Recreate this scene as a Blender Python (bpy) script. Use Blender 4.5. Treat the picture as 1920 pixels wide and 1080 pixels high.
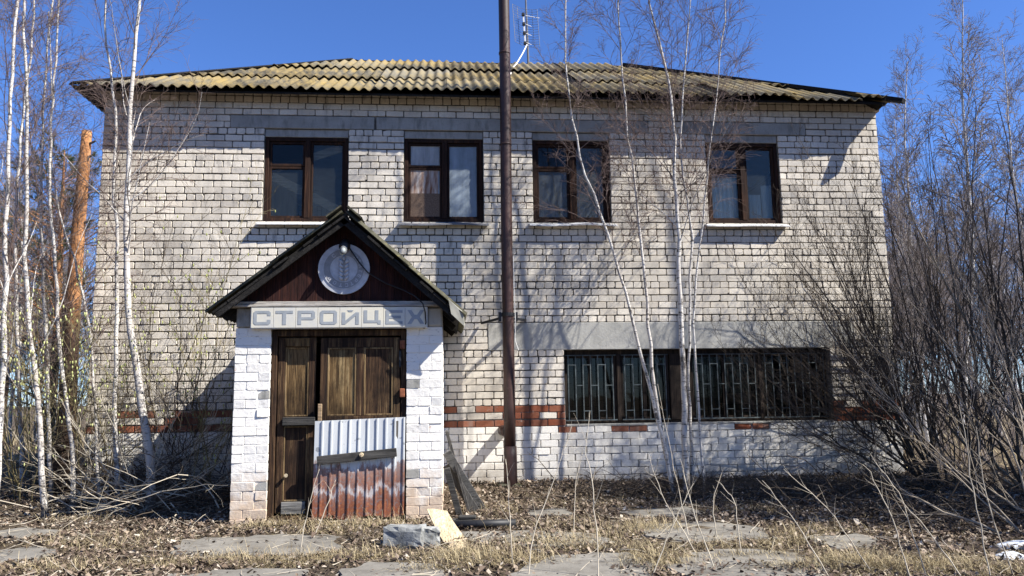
import bpy, bmesh, math
import numpy as np
from mathutils import Vector, Matrix
for o in list(bpy.data.objects): bpy.data.objects.remove(o)
SC = bpy.context.scene
COL = SC.collection
RAD = math.radians

# ------------------------------------------------------------------ camera
FPX, CD, CH, YAW, PITCH, ROLL = 1482.06, 11.471, 1.247, -0.083277, 0.139204, -0.014087
def cam_axes():
    cy, sy, cp, sp = math.cos(YAW), math.sin(YAW), math.cos(PITCH), math.sin(PITCH)
    f = np.array([-sy*cp, cy*cp, sp]); r = np.array([cy, sy, 0.0]); u = np.cross(r, f)
    c, s = math.cos(ROLL), math.sin(ROLL)
    return c*r+s*u, -s*r+c*u, f
AR, AU, AF = cam_axes()
CPOS = np.array([0, -CD, CH])
cd = bpy.data.cameras.new('camera'); cam = bpy.data.objects.new('camera', cd); COL.objects.link(cam)
cd.sensor_width = 36; cd.lens = FPX/1920*36; cd.clip_end = 2000; cd.clip_start = 0.05
cam.matrix_world = Matrix(((AR[0], AU[0], -AF[0], CPOS[0]), (AR[1], AU[1], -AF[1], CPOS[1]), (AR[2], AU[2], -AF[2], CPOS[2]), (0, 0, 0, 1)))
SC.camera = cam
def at(px, py, Y):                     # a point of the place at depth plane Y, measured on the photograph
    d = AF + (px-960)/FPX*AR - (py-540)/FPX*AU
    return CPOS + (Y+CD)/d[1]*d

# ------------------------------------------------------------------ sky, sun, exposure
SUN_EL, SUN_AZ = 44.5, 115.0
w = bpy.data.worlds.new('World'); SC.world = w; w.use_nodes = True
nt = w.node_tree; bg = nt.nodes['Background']
sky = nt.nodes.new('ShaderNodeTexSky'); sky.sky_type = 'NISHITA'; sky.sun_disc = False
sky.sun_elevation = RAD(SUN_EL); sky.sun_rotation = RAD(SUN_AZ)
sky.air_density = 1.0; sky.dust_density = 0.0; sky.ozone_density = 6.0; sky.altitude = 200
tint = nt.nodes.new('ShaderNodeMix'); tint.data_type = 'RGBA'; tint.blend_type = 'MULTIPLY'; tint.inputs[0].default_value = 1.0; tint.inputs[7].default_value = (0.84, 1.06, 1.52, 1)   # deep spring blue
nt.links.new(sky.outputs[0], tint.inputs[6]); nt.links.new(tint.outputs[2], bg.inputs[0]); bg.inputs[1].default_value = 0.057
sd = bpy.data.lights.new('sun', 'SUN'); sd.energy = 5.0; sd.angle = RAD(0.53); sd.color = (1.0, 0.965, 0.90)
sun = bpy.data.objects.new('sun', sd); COL.objects.link(sun)
SDIR = Vector((math.sin(RAD(SUN_AZ))*math.cos(RAD(SUN_EL)), math.cos(RAD(SUN_AZ))*math.cos(RAD(SUN_EL)), math.sin(RAD(SUN_EL))))
sun.rotation_euler = SDIR.to_track_quat('Z', 'Y').to_euler(); sun.location = (20, -10, 30)
vs = SC.view_settings; vs.view_transform = 'Standard'; vs.look = 'None'; vs.gamma = 1.0; vs.use_curve_mapping = False
vs.exposure = 1.2
SC.cycles.max_bounces = 6; SC.cycles.transparent_max_bounces = 12

# ------------------------------------------------------------------ helpers
def tag(o, label, cat, group=None):
    o['label'] = label; o['category'] = cat
    if group: o['group'] = group
    return o
def thing(name, loc, label, cat, group=None):
    o = bpy.data.objects.new(name, None); COL.objects.link(o); o.location = loc; o.empty_display_size = 0.2
    return tag(o, label, cat, group)
def link(name, me, parent=None, loc=None):
    o = bpy.data.objects.new(name, me); COL.objects.link(o)
    if parent is not None:
        o.parent = parent
        if loc is None and parent.type == 'EMPTY': o.location = -Vector(parent.location)
    if loc is not None: o.location = loc
    return o
def npmesh(name, V, F, mats, attr=None, smooth=False, midx=None):
    """V (n,3); F (m,k) int array, or a list of such arrays"""
    me = bpy.data.meshes.new(name)
    Fs = F if isinstance(F, list) else [F]
    Fs = [np.asarray(f) for f in Fs if len(f)]
    me.vertices.add(len(V)); me.vertices.foreach_set('co', np.ascontiguousarray(V, dtype=np.float32).ravel())
    lv = np.concatenate([f.ravel() for f in Fs]).astype(np.int32)
    lt = np.concatenate([np.full(len(f), f.shape[1]) for f in Fs]).astype(np.int32)
    ls = np.concatenate([[0], np.cumsum(lt)[:-1]]).astype(np.int32)
    me.loops.add(len(lv)); me.loops.foreach_set('vertex_index', lv)
    me.polygons.add(len(lt)); me.polygons.foreach_set('loop_start', ls)
    me.polygons.foreach_set('use_smooth', np.full(len(lt), smooth, dtype=bool))
    if midx is not None: me.polygons.foreach_set('material_index', np.asarray(midx, dtype=np.int32))
    for m in (mats if isinstance(mats, (list, tuple)) else [mats]): me.materials.append(m)
    if attr is not None:
        a = me.attributes.new('rnd', 'FLOAT', 'POINT'); a.data.foreach_set('value', np.asarray(attr, dtype=np.float32))
    me.update(); me.validate()
    return me
class MB:
    def __init__(s): s.v = []; s.f = []; s.a = []
    def add(s, vs_, fs, rnd=0.0):
        b = len(s.v); s.v += [tuple(map(float, p)) for p in vs_]; s.f += [tuple(b+i for i in f) for f in fs]; s.a += [rnd]*len(vs_)
        return s
    def box(s, x0, x1, y0, y1, z0, z1, rnd=0.0):
        return s.add([(x0,y0,z0),(x1,y0,z0),(x1,y1,z0),(x0,y1,z0),(x0,y0,z1),(x1,y0,z1),(x1,y1,z1),(x0,y1,z1)],
                     [(0,3,2,1),(4,5,6,7),(0,1,5,4),(1,2,6,5),(2,3,7,6),(3,0,4,7)], rnd)
    def beam(s, p0, p1, wd, ht, side=(1,0,0), rnd=0.0, taper=1.0):
        p0, p1 = np.array(p0, float), np.array(p1, float); d = p1-p0; d /= np.linalg.norm(d)
        a = np.array(side, float); a -= d*(a@d); a /= np.linalg.norm(a); b = np.cross(d, a)
        V = []
        for p, k in ((p0, 1.0), (p1, taper)):
            for sa, sb in ((-1,-1),(1,-1),(1,1),(-1,1)): V.append(p+a*sa*wd/2*k+b*sb*ht/2*k)
        return s.add(V, [(0,3,2,1),(4,5,6,7),(0,1,5,4),(1,2,6,5),(2,3,7,6),(3,0,4,7)], rnd)
    def prism(s, poly, y0, y1, rnd=0.0):          # outline in X,Z extruded along Y
        n = len(poly)
        ar = sum(poly[i][0]*poly[(i+1)%n][1]-poly[(i+1)%n][0]*poly[i][1] for i in range(n))
        if ar < 0: poly = poly[::-1]
        V = [(x, y0, z) for x, z in poly]+[(x, y1, z) for x, z in poly]
        F = [tuple(range(n)), tuple(range(2*n-1, n-1, -1))]+[(i, i+n, (i+1)%n+n, (i+1)%n) for i in range(n)]
        return s.add(V, F, rnd)
    def tube(s, pts, rad, n=8, cap=True, rnd=0.0):
        pts = np.array(pts, float); N = len(pts); rad = np.broadcast_to(rad, (N,))
        t = np.gradient(pts, axis=0); t /= np.linalg.norm(t, axis=1)[:, None]
        ref = np.array([0.31, 0.9, 0.1]) if abs(t[0][1]) < 0.9 else np.array([1.0, 0.1, 0])
        V = []
        for i in range(N):
            a = np.cross(t[i], ref); a /= np.linalg.norm(a); b = np.cross(t[i], a)
            for k in range(n):
                th = 2*math.pi*k/n; V.append(pts[i]+rad[i]*(math.cos(th)*a+math.sin(th)*b))
        F = [(i*n+k, i*n+(k+1)%n, (i+1)*n+(k+1)%n, (i+1)*n+k) for i in range(N-1) for k in range(n)]
        if cap: F += [tuple(range(n-1, -1, -1)), tuple((N-1)*n+k for k in range(n))]
        return s.add(V, F, rnd)
    def build(s, name, mat, parent=None, smooth=False, bevel=0.0, loc=None):
        me = bpy.data.meshes.new(name); me.from_pydata(s.v, [], s.f); me.materials.append(mat)
        a = me.attributes.new('rnd', 'FLOAT', 'POINT'); a.data.foreach_set('value', np.array(s.a, dtype=np.float32))
        if smooth: me.polygons.foreach_set('use_smooth', np.ones(len(me.polygons), dtype=bool))
        me.update()
        if bevel:
            bm = bmesh.new(); bm.from_mesh(me); bmesh.ops.recalc_face_normals(bm, faces=bm.faces)
            bmesh.ops.bevel(bm, geom=bm.edges[:], offset=bevel, segments=1, affect='EDGES', clamp_overlap=True)
            bm.to_mesh(me); bm.free()
        return link(name, me, parent, loc)

# ------------------------------------------------------------------ materials
class NT:
    def __init__(s, name):
        s.m = bpy.data.materials.new(name); s.m.use_nodes = True; s.t = s.m.node_tree; s.b = s.t.nodes['Principled BSDF']
        s.out = s.t.nodes['Material Output']
    def n(s, typ, ins=None, **kw):
        nd = s.t.nodes.new(typ)
        for k, v in kw.items(): setattr(nd, k, v)
        for k, v in (ins or {}).items(): s.set(nd, k, v)
        return nd
    def set(s, nd, k, v):
        i = nd.inputs[k]
        if hasattr(v, 'is_linked') or hasattr(v, 'links'): s.t.links.new(v, i)
        elif hasattr(v, 'outputs'): s.t.links.new(v.outputs[0], i)
        else: i.default_value = v
    def pos(s, scale=(1,1,1), obj=False):
        v = s.n('ShaderNodeTexCoord').outputs['Object'] if obj else s.n('ShaderNodeNewGeometry').outputs['Position']
        return s.n('ShaderNodeMapping', {'Vector': v, 'Scale': scale}).outputs[0]
    def noise(s, scale, vec=None, detail=4, rough=0.6, dist=0.0):
        d = {'Scale': scale, 'Detail': detail, 'Roughness': rough, 'Distortion': dist}
        d['Vector'] = vec if vec is not None else s.pos()
        return s.n('ShaderNodeTexNoise', d).outputs[0]
    def ramp(s, fac, stops, interp='LINEAR'):
        r = s.n('ShaderNodeValToRGB', {'Fac': fac}); cr = r.color_ramp; cr.interpolation = interp
        for i, (p, c) in enumerate(stops):
            e = cr.elements[i] if i < 2 else cr.elements.new(p)
            e.position = p; e.color = (c, c, c, 1) if isinstance(c, (int, float)) else (*c, 1)
        return r.outputs[0]
    def mix(s, fac, a, b, mode='MIX'):
        nd = s.n('ShaderNodeMix', data_type='RGBA', blend_type=mode)
        for i, v in ((0, fac), (6, a), (7, b)):
            if hasattr(v, 'links'): s.t.links.new(v, nd.inputs[i])
            else: nd.inputs[i].default_value = v if i == 0 else ((*v, 1) if len(v) == 3 else v)
        return nd.outputs[2]
    def math(s, op, a, b=0.0, clamp=False):
        nd = s.n('ShaderNodeMath', operation=op, use_clamp=clamp)
        for i, v in ((0, a), (1, b)):
            if hasattr(v, 'links'): s.t.links.new(v, nd.inputs[i])
            else: nd.inputs[i].default_value = v
        return nd.outputs[0]
    def rnd(s):
        a = s.n('ShaderNodeAttribute', attribute_name='rnd').outputs['Fac']
        o = s.n('ShaderNodeObjectInfo').outputs['Random']
        return s.math('FRACT', s.math('ADD', a, o))
    def bump(s, h, strength=0.5, dist=0.01):
        b = s.n('ShaderNodeBump', {'Height': h, 'Strength': strength, 'Distance': dist})
        s.t.links.new(b.outputs[0], s.b.inputs['Normal'])
    def col(s, c): 
        if hasattr(c, 'links'): s.t.links.new(c, s.b.inputs['Base Color'])
        else: s.b.inputs['Base Color'].default_value = (*c, 1)
    def fin(s, rough=0.85, spec=0.3, metal=0.0):
        for k, v in (('Roughness', rough), ('Specular IOR Level', spec), ('Metallic', metal)):
            if hasattr(v, 'links'): s.t.links.new(v, s.b.inputs[k])
            else: s.b.inputs[k].default_value = v
        return s.m

def m_brick(name, c0, c1, c2, stain=(0.16,0.15,0.135), amt=0.8, splash=False):
    m = NT(name); r = m.rnd()
    base = m.ramp(r, [(0.0, c0), (0.5, c1), (1.0, c2)])
    n1 = m.noise(0.9, detail=6); n2 = m.noise(38.0, detail=5); n3 = m.noise(7.0, m.pos((1,1,0.35)), detail=5)
    dirt = m.math('MULTIPLY', m.ramp(n1, [(0.44, 0.0), (0.72, 1.0)]), amt*0.6)
    c = m.mix(dirt, base, stain)
    c = m.mix(m.math('MULTIPLY', m.ramp(n3, [(0.56, 0.0), (0.72, 1.0)]), amt), c, stain)
    c = m.mix(m.ramp(n2, [(0.35, 0.28), (0.6, 0.0)]), c, tuple(x*0.6 for x in c0))
    c = m.mix(m.ramp(m.noise(13.0, m.pos((0.6,1,1)), detail=6, rough=0.7), [(0.60, 0.0), (0.66, 0.55)]), c, (0.36,0.335,0.295))
    c = m.mix(m.math('MULTIPLY', m.ramp(m.noise(2.2, m.pos((2.2,2.2,0.16)), detail=6), [(0.54, 0.0), (0.72, 1.0)]), 0.4), c, (0.23,0.21,0.185))
    if splash:
        zz = m.n('ShaderNodeSeparateXYZ', {'Vector': m.pos()}).outputs[2]
        sp = m.math('ADD', m.math('MULTIPLY', zz, -1.6), m.math('MULTIPLY', m.noise(3.0, m.pos((1,1,0.6)), detail=7), 1.1))
        c = m.mix(m.ramp(sp, [(0.05, 0.0), (0.55, 0.75)]), c, (0.20,0.165,0.125))
    m.col(c); m.bump(m.math('ADD', m.math('MULTIPLY', n2, 0.6), m.noise(120.0, detail=3)), 0.6, 0.005)
    return m.fin(0.92, 0.15)
M = {}
M['silicate'] = m_brick('silicate_brick', (0.63,0.56,0.46), (0.73,0.665,0.56), (0.67,0.605,0.505))
M['whitewash'] = m_brick('whitewashed_brick', (0.68,0.645,0.575), (0.77,0.735,0.665), (0.73,0.695,0.625), (0.34,0.31,0.27), 0.5, True)
M['red'] = m_brick('red_brick', (0.21,0.062,0.032), (0.27,0.095,0.05), (0.17,0.07,0.045), (0.16,0.12,0.09), 0.6)
# porch whitewash: red brick shows through low down and where the lime flaked
m = NT('porch_whitewash')
z = m.n('ShaderNodeSeparateXYZ', {'Vector': m.pos()}).outputs[2]
n1 = m.noise(6.0, detail=6); n2 = m.noise(30.0, detail=5)
wear = m.math('ADD', m.math('MULTIPLY', m.math('SUBTRACT', 0.62, z), 1.0), m.math('SUBTRACT', n1, 0.56))
wf = m.ramp(wear, [(0.05, 0.0), (0.45, 0.65)])
c = m.mix(wf, (0.75,0.715,0.65), (0.44,0.27,0.13))
c = m.mix(m.ramp(m.noise(3.1, detail=7, rough=0.7), [(0.635, 0.0), (0.67, 0.8)]), c, (0.36,0.17,0.11))
c = m.mix(m.ramp(m.noise(14.0, m.pos((1,1,2.5)), detail=7, rough=0.75), [(0.32, 0.85), (0.43, 0.0)]), c, (0.28,0.25,0.22))
m.col(c); m.bump(m.math('ADD', n2, m.math('MULTIPLY', m.noise(9.0), 1.5)), 0.5, 0.009); M['porchwhite'] = m.fin(0.9, 0.15)
# mortar, painted white in the plinth zone
m = NT('mortar'); z = m.n('ShaderNodeSeparateXYZ', {'Vector': m.pos()}).outputs[2]
n = m.noise(25.0, detail=6)
g = m.mix(m.ramp(m.noise(2.6, detail=5), [(0.48, 0.0), (0.66, 0.85)]), m.ramp(n, [(0.3, (0.05,0.045,0.04)), (0.7, (0.14,0.13,0.112))]), m.ramp(n, [(0.3, (0.17,0.16,0.14)), (0.7, (0.40,0.375,0.33))]))
p = m.math('LESS_THAN', m.math('ADD', z, m.math('MULTIPLY', m.noise(8.0), 0.03)), 0.855)
c = m.mix(p, g, m.ramp(n, [(0.4, (0.20,0.18,0.16)), (0.66, (0.60,0.57,0.53))]))
m.col(c); m.bump(n, 0.9, 0.01); M['mortar'] = m.fin(0.95, 0.1)
m = NT('side_brickwork')
br = m.n('ShaderNodeTexBrick', {'Vector': m.n('ShaderNodeMapping', {'Vector': m.n('ShaderNodeNewGeometry').outputs['Position'], 'Rotation': (RAD(90), 0, RAD(90))}).outputs[0],
     'Color1': (0.62,0.58,0.54,1), 'Color2': (0.7,0.66,0.62,1), 'Mortar': (0.28,0.27,0.25,1), 'Scale': 1.0, 'Mortar Size': 0.006, 'Brick Width': 0.262, 'Row Height': 0.1})
m.col(br.outputs[0]); M['sidebrick'] = m.fin(0.92, 0.15)
def m_concrete(name, a, b, scale=4.0, dark=(0.12,0.12,0.11)):
    m = NT(name); n1 = m.noise(scale, detail=8, rough=0.65); n2 = m.noise(scale*12, detail=5)
    c = m.ramp(n1, [(0.3, a), (0.7, b)])
    c = m.mix(m.ramp(m.noise(scale*2.7, m.pos((1,1,0.3)), detail=7), [(0.50, 0.0), (0.72, 0.75)]), c, dark)
    c = m.mix(m.ramp(n2, [(0.28, 0.5), (0.40, 0.0)]), c, dark)
    m.col(c); m.bump(m.math('ADD', n2, n1), 0.5, 0.008); return m.fin(0.93, 0.12)
M['concrete'] = m_concrete('lintel_concrete', (0.25,0.24,0.215), (0.36,0.345,0.31))
M['band'] = m_concrete('band_render', (0.34,0.33,0.295), (0.43,0.415,0.375), 2.0, (0.22,0.215,0.2))
M['slab'] = m_concrete('paving_concrete', (0.13,0.12,0.102), (0.24,0.222,0.19), 2.2, (0.07,0.06,0.05))
M['block'] = m_concrete('block_concrete', (0.09,0.093,0.09), (0.36,0.36,0.34), 6.0, (0.05,0.055,0.05))
M['sillw'] = m_concrete('painted_sill', (0.55,0.54,0.52), (0.68,0.67,0.65), 6.0, (0.25,0.24,0.22))
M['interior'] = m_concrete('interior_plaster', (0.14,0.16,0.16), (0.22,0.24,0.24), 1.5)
def m_wood(name, dark, mid, light, axis='Z', scale=1.0, wear=0.5, rough=0.85, obj=False):
    m = NT(name)
    sc = {'Z': (14,14,0.8), 'X': (0.8,14,14), 'Y': (14,0.8,14)}[axis]
    v = m.pos(tuple(x*scale for x in sc), obj)
    r = m.n('ShaderNodeVectorMath', {0: v}, operation='ADD'); rr = m.math('MULTIPLY', m.rnd(), 40.0)
    cx = m.n('ShaderNodeCombineXYZ', {'X': rr, 'Y': rr, 'Z': rr}); m.t.links.new(cx.outputs[0], r.inputs[1])
    n1 = m.noise(1.2, r.outputs[0], detail=8, rough=0.7, dist=0.8); n2 = m.noise(5.0, r.outputs[0], detail=6, rough=0.7)
    c = m.ramp(n1, [(0.30, dark), (0.52, mid), (0.78, light)])
    c = m.mix(m.ramp(n2, [(0.38, 0.75), (0.52, 0.0)]), c, tuple(x*0.45 for x in dark))
    c = m.mix(m.ramp(m.noise(2.2, detail=5), [(0.45, 0.0), (0.7, wear)]), c, tuple(x*0.5 for x in dark))
    m.col(c); m.bump(m.math('ADD', n1, n2), 0.7, 0.008); return m.fin(rough, 0.2)
M['door'] = m_wood('old_brown_door', (0.013,0.008,0.006), (0.065,0.034,0.017), (0.34,0.22,0.10), wear=0.9)
M['doory'] = m_wood('yellowed_door_panel', (0.022,0.012,0.006), (0.15,0.09,0.037), (0.54,0.40,0.20), wear=0.9)
M['frame'] = m_wood('brown_window_frame', (0.014,0.007,0.005), (0.03,0.014,0.009), (0.11,0.046,0.02))
M['gable'] = m_wood('dark_red_boarding', (0.012,0.005,0.005), (0.032,0.010,0.008), (0.12,0.04,0.02))
M['framed'] = m_wood('blackened_frame', (0.012,0.009,0.007), (0.032,0.022,0.016), (0.10,0.07,0.05))
M['grey_x'] = m_wood('weathered_plank', (0.09,0.085,0.075), (0.2,0.19,0.17), (0.34,0.32,0.29), 'X')
M['grey_z'] = m_wood('weathered_board', (0.055,0.05,0.045), (0.13,0.12,0.105), (0.27,0.25,0.22), 'Z')
M['dark_y'] = m_wood('sooty_board', (0.009,0.008,0.007), (0.018,0.016,0.014), (0.06,0.055,0.05), 'Y')
M['dark_x'] = m_wood('dark_bar', (0.025,0.024,0.023), (0.06,0.056,0.05), (0.15,0.14,0.125), 'X')
M['cornice'] = m_wood('pale_ledge_plank', (0.24,0.21,0.18), (0.40,0.37,0.325), (0.55,0.52,0.47), 'X', wear=0.25)
M['ply'] = m_wood('sunbleached_ply', (0.40,0.31,0.19), (0.56,0.45,0.29), (0.70,0.60,0.43), 'Y', wear=0.15)
M['pine'] = m_wood('new_plank', (0.26,0.18,0.10), (0.40,0.28,0.17), (0.5,0.38,0.25), 'X', wear=0.3)
# fibreboard, rusty board, curtain, black, plaster
m = NT('fibreboard'); n = m.noise(60.0, detail=5); m.col(m.ramp(n, [(0.3, (0.10,0.065,0.045)), (0.7, (0.20,0.14,0.10))])); M['fibre'] = m.fin(0.95, 0.1)
m = NT('rusty_boarding'); n = m.noise(6.0, m.pos((3,3,0.5)), detail=6); m.col(m.ramp(n, [(0.35, (0.17,0.065,0.03)), (0.55, (0.34,0.26,0.21)), (0.7, (0.5,0.46,0.42))])); M['rustboard'] = m.fin(0.9, 0.1)
m = NT('white_curtain'); n = m.noise(3.0, m.pos((6,6,0.3)), detail=3); m.col(m.ramp(n, [(0.3, (0.55,0.58,0.6)), (0.7, (0.8,0.82,0.82))])); M['curtain'] = m.fin(0.9, 0.1)
m = NT('black_rubber'); m.col((0.012,0.012,0.013)); M['black'] = m.fin(0.55, 0.4)
m = NT('white_wire'); m.col((0.75,0.72,0.66)); M['wire'] = m.fin(0.6, 0.3)
m = NT('pale_paint'); m.col((0.62,0.62,0.6)); M['pale'] = m.fin(0.6, 0.3)
m = NT('grille_paint'); n = m.noise(12.0, detail=5); m.col(m.ramp(n, [(0.4, (0.05,0.06,0.06)), (0.6, (0.11,0.13,0.13))])); M['grille'] = m.fin(0.7, 0.3)
m = NT('rusty_hinge'); n = m.noise(20.0); m.col(m.ramp(n, [(0.4, (0.12,0.04,0.02)), (0.65, (0.27,0.09,0.04))])); M['hinge'] = m.fin(0.8, 0.3)
m = NT('lichen_ply_grey'); n = m.noise(5.0, detail=7); m.col(m.ramp(n, [(0.3, (0.16,0.155,0.13)), (0.7, (0.38,0.365,0.31))])); M['sheetgrey'] = m.fin(0.9, 0.1)
# pipe
m = NT('rusty_pipe'); n1 = m.noise(2.0, m.pos((4,4,0.6)), detail=8, rough=0.7); n2 = m.noise(22.0, detail=6)
c = m.ramp(n1, [(0.3, (0.013,0.008,0.008)), (0.5, (0.034,0.015,0.012)), (0.7, (0.07,0.03,0.022))])
c = m.mix(m.ramp(n2, [(0.58, 0.0), (0.75, 0.7)]), c, (0.10,0.07,0.06)); m.col(c); m.bump(n2, 0.3, 0.004); M['pipe'] = m.fin(0.55, 0.4)
# sheet metal on the door: faded paint, rust from below
m = NT('rusting_sheet'); z = m.n('ShaderNodeSeparateXYZ', {'Vector': m.pos()}).outputs[2]
n1 = m.noise(7.0, m.pos((1.6,1.6,0.4)), detail=8, rough=0.75); n2 = m.noise(30.0, detail=6)
h = m.math('ADD', z, m.math('MULTIPLY', m.math('SUBTRACT', n1, 0.5), 0.6))
pt = m.mix(m.ramp(m.noise(9.0, detail=7), [(0.60, 0.0), (0.63, 0.8)]), (0.52,0.53,0.525), (0.20,0.21,0.215))
ru = m.ramp(n2, [(0.3, (0.085,0.026,0.014)), (0.55, (0.20,0.062,0.026)), (0.75, (0.34,0.15,0.06))])
f = m.ramp(h, [(0.10, 1.0), (0.22, 0.92), (0.27, 0.3), (0.33, 0.95), (0.52, 0.75), (0.56, 0.0)])
f2 = m.math('MULTIPLY', f, m.ramp(n2, [(0.25, 0.75), (0.5, 1.0)]))
f3 = m.math('MAXIMUM', f2, m.ramp(h, [(1.02, 0.0), (1.045, 0.6), (1.09, 0.6), (1.10, 0.0)]))
c = m.mix(f3, pt, ru); m.col(c); m.bump(n2, 0.2, 0.003); M['sheet'] = m.fin(0.6, 0.4)
# roof slate with lichen
m = NT('lichened_slate'); n1 = m.noise(1.1, detail=7, rough=0.65); n2 = m.noise(1.5, m.pos((9,1.3,1.3)), detail=8, rough=0.72); n3 = m.noise(60.0, detail=4)
g = m.ramp(m.math('ADD', m.math('MULTIPLY', n2, 0.7), m.math('MULTIPLY', m.rnd(), 0.3)), [(0.3, (0.05,0.045,0.036)), (0.65, (0.215,0.195,0.15))])
c = m.mix(m.ramp(m.math('ADD', m.math('MULTIPLY', n1, 0.6), m.math('MULTIPLY', n2, 0.5)), [(0.47, 0.0), (0.68, 0.8)]), g, (0.30,0.21,0.068))
c = m.mix(m.ramp(n3, [(0.33, 0.6), (0.45, 0.0)]), c, (0.06,0.055,0.045)); m.col(c); m.bump(m.math('ADD', n2, n3), 0.4, 0.01); M['slate'] = m.fin(0.95, 0.1)
m = NT('mossy_slate'); n2 = m.noise(9.0, detail=7, rough=0.7)
m.col(m.ramp(n2, [(0.3, (0.03,0.03,0.022)), (0.55, (0.09,0.085,0.06)), (0.72, (0.26,0.22,0.08))])); m.bump(n2, 0.8, 0.02); M['moss'] = m.fin(0.95, 0.05)
# sign, plaque
m = NT('sign_tile'); n = m.noise(3.5, detail=6); m.col(m.ramp(n, [(0.35, (0.50,0.49,0.455)), (0.6, (0.60,0.56,0.45))])); m.bump(m.noise(40.0), 0.15, 0.003); M['tile'] = m.fin(0.75, 0.2)
m = NT('sign_letter'); n = m.noise(9.0, detail=5); m.col(m.ramp(n, [(0.3, (0.23,0.25,0.265)), (0.7, (0.32,0.335,0.345))])); M['letter'] = m.fin(0.75, 0.2)
m = NT('cast_plaque'); n = m.noise(14.0, detail=6); m.col(m.ramp(n, [(0.3, (0.36,0.36,0.37)), (0.7, (0.52,0.52,0.53))])); m.bump(n, 0.2, 0.004); M['plaque'] = m.fin(0.6, 0.35, 0.15)
m = NT('plaque_ring'); n = m.noise(14.0, detail=6); m.col(m.ramp(n, [(0.3, (0.22,0.22,0.225)), (0.7, (0.30,0.30,0.305))])); M['plaquering'] = m.fin(0.7, 0.25, 0.1)
# glass: thin dirty pane
def m_glass(name, dirt, dcol=(0.30,0.33,0.35), streak=1.0, tr_=0.75):
    m = NT(name); t = m.t
    tr = m.n('ShaderNodeBsdfTransparent', {'Color': (tr_*0.95, tr_, tr_, 1)}); gl = m.n('ShaderNodeBsdfGlossy', {'Color': (0.75,0.72,0.66,1), 'Roughness': 0.015})
    fr = m.n('ShaderNodeFresnel', {'IOR': 1.42})
    bmp = m.n('ShaderNodeBump', {'Height': m.noise(2.2, detail=2), 'Strength': 0.12, 'Distance': 0.02}); t.links.new(bmp.outputs[0], gl.inputs['Normal'])
    a = m.n('ShaderNodeMixShader', {0: fr.outputs[0], 1: tr.outputs[0], 2: gl.outputs[0]})
    df = m.n('ShaderNodeBsdfDiffuse', {'Color': (*dcol, 1)})
    n = m.noise(3.0, m.pos((4,4,0.5)), detail=7, rough=0.7); n2 = m.noise(2.0, detail=5)
    f = m.math('MULTIPLY', m.ramp(m.math('ADD', m.math('MULTIPLY', n, 0.5*streak), m.math('MULTIPLY', n2, 0.5)), [(0.3, 0.35), (0.65, 1.0)]), dirt)
    b = m.n('ShaderNodeMixShader', {0: f, 1: a.outputs[0], 2: df.outputs[0]})
    t.links.new(b.outputs[0], m.out.inputs['Surface']); return m.m
M['glass'] = m_glass('dusty_glass', 0.22); M['glassd'] = m_glass('dark_glass', 0.03, (0.08,0.10,0.11), 1.0, 0.45)
M['glassc'] = m_glass('clear_glass', 0.10, (0.22,0.25,0.25), 1.0, 0.92); M['glassm'] = m_glass('milky_glass', 0.72, (0.36,0.42,0.47)); M['glassw'] = m_glass('whitened_glass', 0.85, (0.50,0.50,0.49))
M['lampglass'] = m_glass('lamp_glass', 0.35, (0.5,0.52,0.52))
# plants
def m_birch(name, white=(0.54,0.51,0.465), dk=(0.035,0.028,0.024), up=False):
    m = NT(name); n = m.noise(1.0, m.pos((10,10,42)), detail=4, rough=0.6); n2 = m.noise(2.6, m.pos((1.5,1.5,1)), detail=6, rough=0.7)
    c = m.mix(m.ramp(m.noise(1.3), [(0.4, 0.0), (0.7, 0.7)]), white, (0.36,0.31,0.265))
    c = m.mix(m.ramp(n, [(0.55, 0.0), (0.62, 0.85)]), c, dk)
    c = m.mix(m.ramp(n2, [(0.56, 0.0), (0.63, 0.85)]), c, dk)
    zb = m.n('ShaderNodeSeparateXYZ', {'Vector': m.pos()}).outputs[2]
    c = m.mix(m.ramp(m.math('ADD', m.math('MULTIPLY', zb, -0.5), m.noise(6.0, m.pos((2,2,0.7)), detail=7, rough=0.75)), [(0.36, 0.0), (0.50, 0.85)]), c, (0.06,0.05,0.042))
    m.col(c); m.bump(n, 0.5, 0.006); return m.fin(0.8, 0.15)
M['moulding'] = m_wood('bare_moulding', (0.05,0.03,0.014), (0.20,0.13,0.06), (0.45,0.33,0.18), wear=0.5)
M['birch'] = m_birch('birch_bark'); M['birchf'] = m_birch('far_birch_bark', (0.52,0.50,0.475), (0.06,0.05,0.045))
def m_flat(name, a, b, scale=6.0, rough=0.85, r=False):
    m = NT(name); f = m.rnd() if r else m.noise(scale, detail=4)
    m.col(m.ramp(f, [(0.25, a), (0.75, b)])); return m.fin(rough, 0.15)
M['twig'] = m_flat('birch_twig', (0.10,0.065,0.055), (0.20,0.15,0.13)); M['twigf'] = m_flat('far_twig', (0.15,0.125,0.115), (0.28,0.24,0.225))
M['willow'] = m_flat('willow_bark', (0.045,0.034,0.025), (0.125,0.098,0.073), 4.0); M['willowlit'] = m_flat('sunlit_willow_bark', (0.19,0.155,0.115), (0.34,0.285,0.215), 4.0)  # second bark: sunlight on the front stems put into its colour
M['yellowstem'] = m_flat('olive_stem', (0.17,0.14,0.07), (0.30,0.25,0.13)); M['bud'] = m_flat('green_catkin', (0.30,0.32,0.11), (0.45,0.46,0.20), r=True)
M['cane'] = m_flat('dry_cane', (0.33,0.28,0.21), (0.52,0.46,0.36)); M['drygrass'] = m_flat('dry_grass', (0.19,0.145,0.08), (0.44,0.36,0.215), r=True)
M['greenish'] = m_flat('mixed_grass', (0.15,0.13,0.07), (0.33,0.28,0.165), r=True)
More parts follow.
